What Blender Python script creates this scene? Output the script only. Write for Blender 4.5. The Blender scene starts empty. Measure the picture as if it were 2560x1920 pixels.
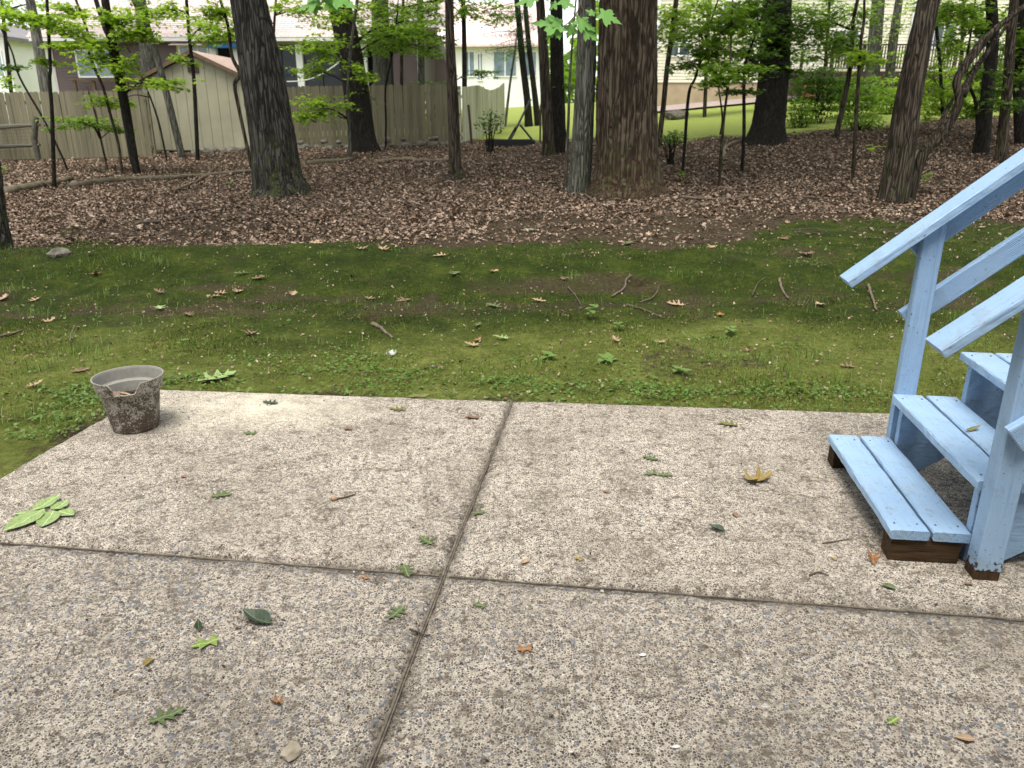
import bpy, math, random
import numpy as np
from mathutils import Vector, Matrix, noise

random.seed(7)
RNG = np.random.default_rng(7)
SC = bpy.context.scene
COL = SC.collection
R = math.radians

# ------------------------------------------------------------------ camera
PITCH, CAMZ, FPX = R(19.3), 1.62, 1934.0
cam_d = bpy.data.cameras.new("camera")
cam = bpy.data.objects.new("camera", cam_d)
COL.objects.link(cam)
cam.location = (0, 0, CAMZ)
cam.rotation_euler = (math.pi / 2 - PITCH, 0, 0)
cam_d.sensor_width = 36.0
cam_d.lens = 36.0 * FPX / 2560.0
cam_d.clip_end = 2000
cam_d.clip_start = 0.05
cam_d.dof.use_dof = True
cam_d.dof.focus_distance = 3.4
cam_d.dof.aperture_fstop = 5.2
SC.camera = cam

# ------------------------------------------------------------------ sky, sun, exposure
SUN_EL, SUN_AZ = R(70), R(-165)         # high sun behind thin cloud, a little behind the viewer
w = bpy.data.worlds.new("World")
SC.world = w
w.use_nodes = True
nt = w.node_tree
sky = nt.nodes.new("ShaderNodeTexSky")
sky.sky_type = 'NISHITA'
sky.sun_disc = False
sky.sun_elevation = SUN_EL
sky.sun_rotation = SUN_AZ
sky.air_density = 1.0
sky.dust_density = 1.5
hs = nt.nodes.new("ShaderNodeHueSaturation")   # hazy overcast: the blue is washed out
hs.inputs['Saturation'].default_value = 0.18
nt.links.new(sky.outputs[0], hs.inputs['Color'])
nt.links.new(hs.outputs[0], nt.nodes['Background'].inputs[0])
nt.nodes['Background'].inputs[1].default_value = 0.12
sun_d = bpy.data.lights.new("sun", 'SUN')
sun_d.energy = 1.5
sun_d.angle = R(30)
sun_d.color = (1.0, 0.96, 0.9)
sun = bpy.data.objects.new("sun", sun_d)
COL.objects.link(sun)
sun.rotation_euler = Vector((-math.sin(SUN_AZ) * math.cos(SUN_EL), -math.cos(SUN_AZ) * math.cos(SUN_EL), -math.sin(SUN_EL))).to_track_quat('-Z', 'Y').to_euler()
SC.view_settings.view_transform = 'Standard'
SC.view_settings.look = 'None'
SC.view_settings.exposure = 1.58
SC.view_settings.gamma = 1.0
SC.cycles.use_denoising = True
SC.cycles.max_bounces = 7
SC.cycles.diffuse_bounces = 3
SC.cycles.transparent_max_bounces = 6

# ------------------------------------------------------------------ picture <-> world
CP, SP = math.cos(PITCH), math.sin(PITCH)
def ray(px, py):
    u, v = (px - 1280) / FPX, (py - 960) / FPX
    return Vector((u, CP - v * SP, -SP - v * CP))
def at(px, py, D):                       # point at world depth y = D
    r = ray(px, py)
    return Vector((0, 0, CAMZ)) + r * (D / r.y)
def flat(px, py, z=0.0):
    r = ray(px, py)
    return Vector((0, 0, CAMZ)) + r * ((z - CAMZ) / r.z)
def proj(p):
    x, y, z = p[0], p[1], p[2] - CAMZ
    zc = y * CP - z * SP
    yd = -y * SP - z * CP
    return 1280 + FPX * x / zc, 960 + FPX * yd / zc
def depth(p):
    return p[1] * CP - (p[2] - CAMZ) * SP

# ------------------------------------------------------------------ numpy noise and terrain
def _h(i, j, s):
    v = np.sin(i * 127.1 + j * 311.7 + s * 74.7) * 43758.5453
    return v - np.floor(v)
def vn(x, y, s=0):
    x = np.asarray(x, float); y = np.asarray(y, float)
    i, j = np.floor(x), np.floor(y)
    a, b = x - i, y - j
    a = a * a * (3 - 2 * a); b = b * b * (3 - 2 * b)
    return ((_h(i, j, s) * (1 - a) + _h(i + 1, j, s) * a) * (1 - b) + (_h(i, j + 1, s) * (1 - a) + _h(i + 1, j + 1, s) * a) * b) * 2 - 1
def fbm(x, y, s=0, o=3):
    r, a = 0, 1.0
    for k in range(o):
        r = r + a * vn(x * 2 ** k, y * 2 ** k, s + k * 3); a *= .5
    return r
def sstep(a, b, x):
    t = np.clip((x - a) / (b - a), 0, 1)
    return t * t * (3 - 2 * t)

# patio lines on the ground plane
def lineof(p, q):
    p, q = flat(*p), flat(*q)
    return p.xy, (q - p).xy.normalized()
def isect(l1, l2):
    p, d = l1; q, e = l2
    k = (q - p).cross(e) / d.cross(e) if hasattr(d, 'cross') else 0
    return p + d * k
L_far = lineof((400, 970), (2205, 1029))
L_left = lineof((245, 1048), (0, 1188))
L_joint = lineof((1280, 999), (920, 1920))
L_cross = lineof((0, 1352), (2560, 1545))
def n_in(l, ref):
    p, d = l
    n = Vector((-d.y, d.x))
    return n if (ref - p).dot(n) > 0 else -n
ref_in = flat(1300, 1500).xy
N_far, N_left = n_in(L_far, ref_in), n_in(L_left, ref_in)
def patio_in(x, y):
    a = (x - L_far[0].x) * N_far.x + (y - L_far[0].y) * N_far.y
    b = (x - L_left[0].x) * N_left.x + (y - L_left[0].y) * N_left.y
    return np.minimum(a, b)

T_COL = np.array([-.635, -.29, 0, .32, .61])
Y_ROW = np.array([0, 4, 8, 11, 14, 17, 20.5, 23, 26, 30, 36, 45, 60, 120, 400.])
Z_TAB = np.array([
    [-.03, -.03, 0, .06, .12, .19, .27, .33, .4, .5, .6, .8, 1, 1.5, 3],
    [-.03, -.03, 0, .08, .16, .27, .42, .52, .63, .75, .9, 1.1, 1.3, 1.5, 3],
    [-.03, -.03, 0, .11, .24, .38, .5, .6, .73, .95, 1.3, 1.7, 2.1, 3, 4],
    [-.03, -.03, .0, .16, .36, .58, .94, 1.15, 1.4, 1.8, 2.3, 2.7, 3, 3.5, 5],
    [-.03, -.03, .02, .2, .42, .76, 1.2, 1.5, 1.7, 1.95, 2.4, 2.7, 3, 3.5, 5]])
def ht(x, y):
    x = np.asarray(x, float); y = np.asarray(y, float)
    yy = np.maximum(y, 4.0)
    t = np.clip(x / yy, T_COL[0], T_COL[-1])
    ci = np.clip(np.searchsorted(T_COL, t) - 1, 0, len(T_COL) - 2)
    tf = (t - T_COL[ci]) / (T_COL[ci + 1] - T_COL[ci])
    ri = np.clip(np.searchsorted(Y_ROW, yy) - 1, 0, len(Y_ROW) - 2)
    yf = (yy - Y_ROW[ri]) / (Y_ROW[ri + 1] - Y_ROW[ri])
    z = (Z_TAB[ci, ri] * (1 - tf) + Z_TAB[ci + 1, ri] * tf) * (1 - yf) + (Z_TAB[ci, ri + 1] * (1 - tf) + Z_TAB[ci + 1, ri + 1] * tf) * yf
    # mossy ridge and the hollow in front of it
    yc = 8.75 + .35 * vn(x * .35, 0 * x, 5)
    z = z + .13 * np.exp(-((y - yc) / .7) ** 2) * (.75 + .5 * vn(x * .9, y * .5, 9)) - .05 * np.exp(-((y - 7.2) / .6) ** 2)
    near = np.clip(1 - (y - 4) / 30, 0.15, 1)
    z = z + .03 * fbm(x * .8, y * .8, 1) * near + .018 * vn(x * 4, y * 4, 2) * near + .010 * vn(x * 12, y * 12, 3) * near
    # little burrow in the ridge
    for hx, hy, r in HOLES:
        z = z - .22 * np.exp(-(((x - hx) / r) ** 2 + ((y - hy) / (r * .8)) ** 2) ** 2)
    ins = patio_in(x, y)
    z = np.where(y < 30, z * sstep(0.0, .5, -ins) + (-.022 + .008 * vn(x * 9, y * 9, 4)) * (1 - sstep(0.0, .5, -ins)), z)
    return np.where(ins > .03, -.09, z)
HOLES = []
def gp(px, py):
    r = ray(px, py)
    s = np.linspace(.5, 120, 24000)
    x, y, z = r.x * s, r.y * s, CAMZ + r.z * s
    k = np.argmax(z < ht(x, y))
    if k == 0:
        k = len(s) - 1
    return Vector((x[k], y[k], z[k]))
def gz(x, y):
    return float(ht(np.array([x]), np.array([y]))[0])
_h1 = gp(1602, 704); HOLES.append((_h1.x, _h1.y, .10))
_h2 = gp(925, 795); HOLES.append((_h2.x, _h2.y, .07))

# ------------------------------------------------------------------ mesh helpers
def mesh_np(name, V, F, smooth=False):
    me = bpy.data.meshes.new(name)
    V = np.asarray(V, np.float32); F = np.asarray(F, np.int32)
    n, k = F.shape
    me.vertices.add(len(V)); me.vertices.foreach_set("co", V.ravel())
    me.loops.add(n * k); me.loops.foreach_set("vertex_index", F.ravel())
    me.polygons.add(n)
    me.polygons.foreach_set("loop_start", np.arange(0, n * k, k, dtype=np.int32))
    if smooth:
        me.polygons.foreach_set("use_smooth", np.ones(n, bool))
    me.update(calc_edges=True)
    return me
def link(name, me, mat=None, parent=None, loc=(0, 0, 0)):
    o = bpy.data.objects.new(name, me)
    COL.objects.link(o)
    o.location = loc
    if parent is not None:
        o.parent = parent
    if mat is not None and me is not None and not me.materials:
        me.materials.append(mat)
    return o
def tag(o, label=None, cat=None, group=None, kind=None):
    if label: o["label"] = label
    if cat: o["category"] = cat
    if group: o["group"] = group
    if kind: o["kind"] = kind
    return o
def thing(name, label, cat, loc=(0, 0, 0), group=None):
    o = bpy.data.objects.new(name, None)
    COL.objects.link(o)
    o.empty_display_size = .2
    o.location = loc
    return tag(o, label, cat, group)
class MB:
    def __init__(s):
        s.v = []; s.f = []
    def add(s, v, f):
        b = len(s.v)
        s.v += [tuple(p) for p in v]
        s.f += [tuple(i + b for i in q) for q in f]
        return s
    def box(s, x0, x1, y0, y1, z0, z1):
        v = [(x0, y0, z0), (x1, y0, z0), (x1, y1, z0), (x0, y1, z0), (x0, y0, z1), (x1, y0, z1), (x1, y1, z1), (x0, y1, z1)]
        return s.add(v, [(0, 3, 2, 1), (4, 5, 6, 7), (0, 1, 5, 4), (1, 2, 6, 5), (2, 3, 7, 6), (3, 0, 4, 7)])
    def prism(s, poly, fn0, fn1):       # poly of 2-D points, two mappings to 3-D
        n = len(poly)
        v = [fn0(*p) for p in poly] + [fn1(*p) for p in poly]
        return s.add(v, [tuple(range(n - 1, -1, -1)), tuple(range(n, 2 * n))] + [(i, (i + 1) % n, n + (i + 1) % n, n + i) for i in range(n)])
    def tube(s, pts, rad, seg=8, cap=True, wob=0.0):
        pts = [Vector(p) for p in pts]
        n = len(pts); base = len(s.v)
        fr = None
        for i, p in enumerate(pts):
            d = (pts[min(i + 1, n - 1)] - pts[max(i - 1, 0)]).normalized()
            if fr is None:
                a = d.orthogonal().normalized()
            else:
                a = (fr - d * fr.dot(d)).normalized()
            fr = a
            b = d.cross(a)
            r = rad[i] if hasattr(rad, '__len__') else rad
            for k in range(seg):
                th = 2 * math.pi * k / seg
                rr = r * (1 + (wob * noise.noise((p.x * 3 + math.cos(th), p.y * 3 + math.sin(th), p.z * 3)) if wob else 0))
                s.v.append(tuple(p + (a * math.cos(th) + b * math.sin(th)) * rr))
        for i in range(n - 1):
            for k in range(seg):
                k2 = (k + 1) % seg
                s.f.append((base + i * seg + k, base + i * seg + k2, base + (i + 1) * seg + k2, base + (i + 1) * seg + k))
        if cap:
            s.f.append(tuple(base + k for k in range(seg - 1, -1, -1)))
            s.f.append(tuple(base + (n - 1) * seg + k for k in range(seg)))
        return s
    def build(s, name, mat, parent=None, loc=None, smooth=False, org=(0, 0, 0)):
        o = Vector(org)
        me = bpy.data.meshes.new(name)
        me.from_pydata([tuple(Vector(p) - o) for p in s.v], [], s.f)
        if smooth:
            me.polygons.foreach_set("use_smooth", np.ones(len(me.polygons), bool))
        me.update()
        return link(name, me, mat, parent, loc if loc is not None else (o if parent is None else (0, 0, 0)))
def bevel(o, wdt, seg=1):
    m = o.modifiers.new("bevel", 'BEVEL'); m.width = wdt; m.segments = seg; m.limit_method = 'ANGLE'
    return o
def catmull(P, n=6):
    P = [Vector(p) for p in P]
    Q = [P[0] * 2 - P[1]] + P + [P[-1] * 2 - P[-2]]
    out = []
    for i in range(1, len(Q) - 2):
        p0, p1, p2, p3 = Q[i - 1:i + 3]
        for k in range(n):
            t = k / n
            out.append(.5 * ((2 * p1) + (p2 - p0) * t + (2 * p0 - 5 * p1 + 4 * p2 - p3) * t * t + (3 * p1 - p0 - 3 * p2 + p3) * t ** 3))
    out.append(P[-1])
    return out

# ------------------------------------------------------------------ materials
def mat(name, rough=.8, spec=.3):
    m = bpy.data.materials.new(name)
    m.use_nodes = True
    b = m.node_tree.nodes['Principled BSDF']
    b.inputs['Roughness'].default_value = rough
    b.inputs['Specular IOR Level'].default_value = spec
    return m, m.node_tree, b
class NT:
    def __init__(s, t): s.t = t
    def n(s, typ, **kw):
        nd = s.t.nodes.new(typ)
        for k, v in kw.items():
            if k == 'ins':
                for a, b in v.items():
                    if isinstance(b, bpy.types.NodeSocket): s.t.links.new(b, nd.inputs[a])
                    else: nd.inputs[a].default_value = b
            else: setattr(nd, k, v)
        return nd
    def ramp(s, fac, stops):
        r = s.n("ShaderNodeValToRGB")
        e = r.color_ramp.elements
        while len(e) < len(stops): e.new(.5)
        for i, (p, c) in enumerate(stops):
            e[i].position = p; e[i].color = (*c, 1) if len(c) == 3 else c
        s.t.links.new(fac, r.inputs[0])
        return r.outputs[0]
    def mix(s, f, a, b, bt='MIX'):
        m = s.n("ShaderNodeMix", data_type='RGBA', blend_type=bt)
        for k, v in ((0, f), (6, a), (7, b)):
            if isinstance(v, bpy.types.NodeSocket): s.t.links.new(v, m.inputs[k])
            else: m.inputs[k].default_value = v if not isinstance(v, tuple) or len(v) == 4 else (*v, 1)
        return m.outputs[2]
    def math(s, op, a, b=0.0, clamp=False):
        m = s.n("ShaderNodeMath", operation=op, use_clamp=clamp)
        for k, v in ((0, a), (1, b)):
            if isinstance(v, bpy.types.NodeSocket): s.t.links.new(v, m.inputs[k])
            else: m.inputs[k].default_value = v
        return m.outputs[0]
    def noise(s, vec, scale, detail=3, rough=.55):
        return s.n("ShaderNodeTexNoise", ins={'Vector': vec, 'Scale': scale, 'Detail': detail, 'Roughness': rough}).outputs[0]
    def mapping(s, vec, scale=(1, 1, 1), loc=(0, 0, 0)):
        return s.n("ShaderNodeMapping", ins={'Vector': vec, 'Scale': scale, 'Location': loc}).outputs[0]
    def bump(s, bsdf, h, strength=.5, dist=.01):
        b = s.n("ShaderNodeBump", ins={'Height': h, 'Strength': strength, 'Distance': dist})
        s.t.links.new(b.outputs[0], bsdf.inputs['Normal'])
    def coord(s, which='Object'):
        return s.n("ShaderNodeTexCoord").outputs[which]
    def link(s, a, b): s.t.links.new(a, b)

def m_simple(name, c, rough=.7, spec=.3, var=.25, scale=6.0, metal=0.0):
    m, t, b = mat(name, rough, spec)
    k = NT(t)
    nz = k.noise(k.coord(), scale, 4)
    c0 = tuple(x * (1 - var) for x in c); c1 = tuple(min(1, x * (1 + var)) for x in c)
    k.link(k.ramp(nz, [(.3, c0), (.7, c1)]), b.inputs['Base Color'])
    b.inputs['Metallic'].default_value = metal
    return m
def m_leaf(name, cols, trans=.45, rough=.5):
    """green blade: colour varied leaf by leaf, part of the light passes through"""
    m, t, b = mat(name, rough, .3)
    k = NT(t)
    geo = k.n("ShaderNodeNewGeometry")
    n = len(cols)
    col = k.ramp(geo.outputs['Random Per Island'], [(i / max(1, n - 1), c) for i, c in enumerate(cols)])
    k.link(col, b.inputs['Base Color'])
    if trans:
        tr = k.n("ShaderNodeBsdfTranslucent")
        br = k.mix(.5, col, k.mix(1.0, col, (1.25, 1.3, .45, 1), 'MULTIPLY'))
        k.link(br, tr.inputs[0])
        mx = k.n("ShaderNodeMixShader", ins={0: trans})
        k.link(b.outputs[0], mx.inputs[1]); k.link(tr.outputs[0], mx.inputs[2])
        k.link(mx.outputs[0], t.nodes['Material Output'].inputs[0])
    return m
def m_litter(name, cols, rough=.85):
    return m_leaf(name, cols, 0.0, rough)
def m_onel(name, c, vein, rough=.55, trans=.2):
    """single fallen leaf seen close: midrib and side veins along its own axis"""
    m, t, b = mat(name, rough, .35)
    k = NT(t)
    co = k.coord()
    sp = k.n("ShaderNodeSeparateXYZ", ins={0: co})
    ax = k.math('ABSOLUTE', sp.outputs[0])
    rib = k.math('LESS_THAN', ax, .0016)
    dv = k.math('FRACT', k.math('MULTIPLY', k.math('SUBTRACT', sp.outputs[1], k.math('MULTIPLY', ax, .9)), 55.0))
    side = k.math('MULTIPLY', k.math('LESS_THAN', dv, .10), .45)
    nz = k.noise(co, 60, 3)
    base = k.ramp(nz, [(.3, tuple(x * .7 for x in c)), (.6, c), (.8, tuple(min(1, x * 1.2) for x in c))])
    col = k.mix(k.math('MAXIMUM', rib, side), base, vein)
    k.link(col, b.inputs['Base Color'])
    k.bump(b, nz, .3, .002)
    return m
def m_bark(name, dark, light, moss=0.0, scale=9.0, red=None):
    m, t, b = mat(name, .95, .15)
    k = NT(t)
    co = k.coord()
    mp = k.mapping(co, (1, 1, .075))
    n1 = k.noise(mp, scale * 1.6, 6, .65)
    v = k.n("ShaderNodeTexVoronoi", feature='DISTANCE_TO_EDGE', ins={'Vector': k.mix(.12, mp, k.n("ShaderNodeTexNoise", ins={'Vector': mp, 'Scale': 12.0}).outputs[1]), 'Scale': scale * 2.4}).outputs[0]
    cr = k.math('MULTIPLY', v, 4.0, True)
    h = k.math('ADD', k.math('MULTIPLY', cr, .6), n1)
    col = k.ramp(k.math('MULTIPLY', h, .75), [(.36, tuple(x * .4 for x in dark)), (.52, dark), (.66, tuple(.68 * a + .32 * c for a, c in zip(dark, light))), (.95, tuple(.66 * x for x in light))])
    big = k.noise(co, 2.3, 3)
    col = k.mix(k.math('MULTIPLY', big, .5), col, tuple(x * .55 for x in dark))
    sp = k.n("ShaderNodeSeparateXYZ", ins={0: co})
    if red:
        rz = k.math('MULTIPLY', k.math('SUBTRACT', 1.0, sp.outputs[2]), .8, True)
        col = k.mix(k.math('MULTIPLY', rz, k.noise(co, 3.1, 3)), col, red)
    if moss:
        mz = k.math('MULTIPLY', k.math('SUBTRACT', 1.3, sp.outputs[2]), .9, True)
        mo = k.math('GREATER_THAN', k.noise(co, 7.0, 4), .52)
        col = k.mix(k.math('MULTIPLY', k.math('MULTIPLY', mz, mo), moss), col, (.055, .07, .02))
    k.link(col, b.inputs['Base Color'])
    k.bump(b, h, 1.0, .035)
    return m
def m_paint(name="light_blue_deck_paint", peel=0.0, along=(2.2, 60, 60), wav=(.5, 1, 1)):
    m, t, b = mat(name, .5, .3)
    k = NT(t)
    co = k.coord()
    grain = k.noise(k.mapping(co, along), 1.6, 4, .6)
    wob = k.noise(k.mapping(co, (6, 9, 9)), 3.0, 3)
    ring = k.n("ShaderNodeTexWave", wave_type='BANDS', bands_direction='Y', ins={'Vector': k.mapping(co, wav), 'Scale': 42.0, 'Distortion': 7.0, 'Detail': 2.0, 'Detail Scale': .35}).outputs['Fac']
    col = k.mix(k.math('MULTIPLY', wob, .5), (.265, .40, .57), (.305, .44, .61))
    col = k.mix(k.n("ShaderNodeMapRange", ins={0: grain, 1: .5, 2: .8}).outputs[0], col, (.20, .31, .45))
    col = k.mix(k.math('MULTIPLY', k.n("ShaderNodeMapRange", ins={0: k.noise(co, 4, 4, .6), 1: .45, 2: .7}).outputs[0], .35), col, (.36, .48, .60))
    pits = k.noise(co, 75, 2)
    pit = k.math('GREATER_THAN', pits, .70)
    col = k.mix(k.math('MULTIPLY', pit, .7), col, (.05, .06, .07))
    dirt = k.math('MULTIPLY', k.math('GREATER_THAN', k.noise(co, 9, 5, .7), .585), .22)
    col = k.mix(dirt, col, (.20, .22, .2))
    if peel:                             # paint worn off in flakes near the foot, bare damp wood under it
        zz = k.n("ShaderNodeSeparateXYZ", ins={0: co}).outputs[2]
        low = k.math('MULTIPLY', k.math('SUBTRACT', .16, zz), 2.6)
        fl = k.math('GREATER_THAN', k.math('ADD', k.noise(co, 46, 4, .65), low), .80)
        col = k.mix(fl, col, (.06, .04, .025))
    k.link(col, b.inputs['Base Color'])
    h = k.math('ADD', k.math('ADD', k.math('MULTIPLY', grain, .8), k.math('MULTIPLY', ring, .35)), k.math('MULTIPLY', k.noise(co, 25, 3), .5))
    k.bump(b, h, .8, .005)
    return m
def m_concrete(name="exposed_aggregate_concrete", worn=0.0):
    m, t, b = mat(name, .85, .25)
    k = NT(t)
    co = k.coord()
    wn = k.n("ShaderNodeTexNoise", ins={'Vector': co, 'Scale': 160.0, 'Detail': 2.0}).outputs[1]
    wv = k.mix(.006, co, wn, 'ADD')
    ve = k.n("ShaderNodeTexVoronoi", feature='DISTANCE_TO_EDGE', ins={'Vector': wv, 'Scale': 112.0, 'Randomness': 1.0}).outputs[0]
    vc = k.n("ShaderNodeTexVoronoi", ins={'Vector': wv, 'Scale': 112.0})
    cs = k.n("ShaderNodeSeparateColor", ins={0: vc.outputs['Color']}).outputs[0]
    grain = k.ramp(cs, [(0, (.02, .014, .010)), (.25, (.055, .038, .027)), (.42, (.11, .095, .082)), (.58, (.18, .14, .10)), (.78, (.44, .385, .30)), (1, (.10, .095, .095))])
    big = k.noise(co, 1.3, 4)
    cream = k.ramp(k.noise(co, 40, 3), [(.3, (.44, .38, .31)), (.7, (.78 - .02 * worn, .71 - .02 * worn, .59 - .02 * worn))])
    edge = k.n("ShaderNodeMapRange", ins={0: ve, 1: .05 - .015 * worn, 2: .11}).outputs[0]
    col = k.mix(edge, cream, grain)
    # stains and organic dirt
    st = k.noise(co, 4.5, 6, .68)
    stm = k.n("ShaderNodeMapRange", ins={0: st, 1: .50, 2: .62}).outputs[0]
    fine = k.noise(co, 55, 3, .6)
    finem = k.n("ShaderNodeMapRange", ins={0: fine, 1: .45, 2: .62}).outputs[0]
    col = k.mix(k.math('MULTIPLY', stm, k.math('ADD', k.math('MULTIPLY', finem, .75), .15)), col, (.075, .058, .038))
    col = k.mix(k.math('MULTIPLY', big, .28 + .10 * worn), col, (.20, .17, .14))
    st2 = k.noise(co, 17, 5, .7)
    col = k.mix(k.math('MULTIPLY', k.n("ShaderNodeMapRange", ins={0: st2, 1: .545, 2: .63}).outputs[0], .72), col, (.06, .045, .03))
    sm = k.noise(co, 2.1, 5, .62)
    smm = k.n("ShaderNodeMapRange", ins={0: sm, 1: .48, 2: .68}).outputs[0]
    col = k.mix(k.math('MULTIPLY', smm, k.math('ADD', k.math('MULTIPLY', finem, .35), .3)), col, (.13, .11, .08))
    for (lp, ld_) in (L_cross, L_joint):  # dirt gathered beside the joints
        dd = k.n("ShaderNodeVectorMath", operation='DOT_PRODUCT', ins={0: k.n("ShaderNodeVectorMath", operation='SUBTRACT', ins={0: co, 1: (lp.x, lp.y, 0)}).outputs[0], 1: (-ld_.y, ld_.x, 0)}).outputs['Value']
        band = k.math('SUBTRACT', 1.0, k.math('MULTIPLY', k.math('ABSOLUTE', dd), 14.0), True)
        band = k.math('MULTIPLY', band, k.n("ShaderNodeMapRange", ins={0: k.noise(co, 11, 5, .7), 1: .42, 2: .66}).outputs[0])
        col = k.mix(k.math('MULTIPLY', band, .8), col, (.075, .06, .042))
    # pale lime bloom worn into the far left slab
    pc = flat(640, 1015)
    d = k.n("ShaderNodeVectorMath", operation='DISTANCE', ins={0: k.mapping(co, (1, 1.6, 1)), 1: (pc.x, pc.y * 1.6, 0)}).outputs['Value']
    bl = k.math('MULTIPLY', k.math('SUBTRACT', 1.0, k.math('MULTIPLY', d, 1.15), True), k.math('SUBTRACT', k.math('MULTIPLY', k.noise(co, 7, 5), 1.7), .25))
    col = k.mix(k.math('MULTIPLY', bl, .7), col, (.74, .68, .52))
    k.link(col, b.inputs['Base Color'])
    h = k.math('ADD', k.math('MULTIPLY', edge, -.5), k.math('MULTIPLY', fine, .8))
    k.bump(b, h, .6, .004)
    return m
def m_ground():
    m, t, b = mat("moss_soil_and_lawn", .95, .1)
    k = NT(t)
    co = k.coord()
    at_ = k.n("ShaderNodeAttribute", attribute_name="cover")
    sep = k.n("ShaderNodeSeparateColor", ins={0: at_.outputs[0]})
    n1 = k.noise(co, 3.0, 5, .6); n2 = k.noise(co, 22, 6, .75); n3 = k.noise(co, 130, 3, .7)
    moss = k.ramp(k.math('ADD', k.math('MULTIPLY', n1, .5), k.math('MULTIPLY', n2, .5)), [(.32, (.009, .016, .003)), (.5, (.03, .046, .006)), (.66, (.075, .092, .013))])  # deep green ridge moss, with canopy shade worked into the colour
    soil = k.ramp(k.math('ADD', k.math('MULTIPLY', n2, .6), k.math('MULTIPLY', n3, .4)), [(.3, (.02, .014, .008)), (.5, (.055, .040, .023)), (.7, (.135, .10, .062))])
    lawn = k.ramp(n2, [(.3, (.16, .20, .04)), (.6, (.28, .33, .08)), (.8, (.36, .40, .12))])
    edge = k.math('ADD', sep.outputs[0], k.math('MULTIPLY', k.math('SUBTRACT', n2, .5), 1.1))
    edge = k.n("ShaderNodeMapRange", ins={0: edge, 1: .30, 2: .70}).outputs[0]
    dry = k.ramp(k.math('ADD', k.math('MULTIPLY', n1, .4), k.math('MULTIPLY', n2, .6)), [(.32, (.04, .049, .010)), (.5, (.11, .13, .026)), (.68, (.21, .22, .06))])  # yellower turf by the patio, kept lighter than the shaded ridge
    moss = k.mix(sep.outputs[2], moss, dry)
    col = k.mix(edge, soil, moss)
    col = k.mix(sep.outputs[1], col, lawn)
    k.link(col, b.inputs['Base Color'])
    k.bump(b, k.math('ADD', n2, k.math('MULTIPLY', n3, .7)), .9, .03)
    return m
def m_wood(name, c0, c1, stretch=(40, 40, 1.5), rough=.9, green=None, bump=.4):
    m, t, b = mat(name, rough, .15)
    k = NT(t)
    co = k.coord()
    oi = k.n("ShaderNodeObjectInfo").outputs['Random']
    g = k.noise(k.n("ShaderNodeVectorMath", operation='ADD', ins={0: k.mapping(co, stretch), 1: k.n("ShaderNodeCombineXYZ", ins={0: k.math('MULTIPLY', oi, 37.0)}).outputs[0]}).outputs[0], 1.0, 5, .6)
    col = k.ramp(g, [(.25, c0), (.7, c1)])
    col = k.mix(.75, col, k.mix(1.0, col, k.ramp(oi, [(0, (.6, .6, .6)), (1, (1.15, 1.12, 1.1))]), 'MULTIPLY'))
    if green:
        sp = k.n("ShaderNodeSeparateXYZ", ins={0: co}).outputs[2]
        gm = k.math('MULTIPLY', k.noise(co, 1.1, 4), .55)
        col = k.mix(gm, col, green)
    k.link(col, b.inputs['Base Color'])
    k.bump(b, g, bump, .006)
    return m
def m_shingle(name, cols, sx, sy):
    m, t, b = mat(name, .9, .15)
    k = NT(t)
    uv = k.coord('UV')
    br = k.n("ShaderNodeTexBrick", offset=.5, ins={'Vector': uv, 'Color1': (*cols[0], 1), 'Color2': (*cols[1], 1), 'Mortar': (*cols[2], 1), 'Scale': 1.0, 'Mortar Size': .012, 'Brick Width': sx, 'Row Height': sy, 'Bias': 0.0})
    col = k.mix(k.math('MULTIPLY', k.noise(k.coord(), 1.2, 4), .4), br.outputs[0], tuple(x * .7 for x in cols[0]))
    k.link(col, b.inputs['Base Color'])
    return m
def m_pot():
    m, t, b = mat("weathered_grey_plastic", .75, .25)
    k = NT(t)
    co = k.coord()
    sp = k.n("ShaderNodeSeparateXYZ", ins={0: co})
    n = k.noise(co, 85, 4, .75)
    n2 = k.noise(co, 14, 4, .6)
    base = k.ramp(k.noise(co, 30, 4), [(.3, (.27, .25, .205)), (.7, (.40, .375, .32))])
    low = k.math('MULTIPLY', k.math('SUBTRACT', .33, sp.outputs[2]), .35)
    # lichen keeps to the outside right of the pot; the left of the rim is bare
    side = k.math('MULTIPLY', k.math('ADD', sp.outputs[0], .12), .9)
    thr = k.math('ADD', k.math('ADD', k.math('MULTIPLY', n, 1.0), k.math('MULTIPLY', n2, .55)), k.math('ADD', low, k.math('MINIMUM', k.math('MAXIMUM', side, -.12), .07)))
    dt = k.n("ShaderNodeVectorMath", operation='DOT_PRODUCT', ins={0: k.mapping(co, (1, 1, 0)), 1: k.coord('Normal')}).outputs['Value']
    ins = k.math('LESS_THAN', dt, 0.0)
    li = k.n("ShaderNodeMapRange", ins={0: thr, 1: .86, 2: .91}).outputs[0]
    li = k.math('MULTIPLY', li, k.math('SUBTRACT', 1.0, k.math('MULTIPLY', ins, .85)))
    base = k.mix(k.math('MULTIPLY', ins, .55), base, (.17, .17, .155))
    col = k.mix(li, base, k.ramp(n, [(.3, (.05, .035, .025)), (.7, (.10, .075, .055))]))
    k.link(col, b.inputs['Base Color'])
    k.bump(b, li, .35, .002)
    return m
def m_rock(name, c0, c1):
    m, t, b = mat(name, .95, .15)
    k = NT(t)
    n = k.noise(k.coord(), 9, 5, .65)
    k.link(k.ramp(n, [(.3, c0), (.7, c1)]), b.inputs['Base Color'])
    k.bump(b, n, .6, .02)
    return m
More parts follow.
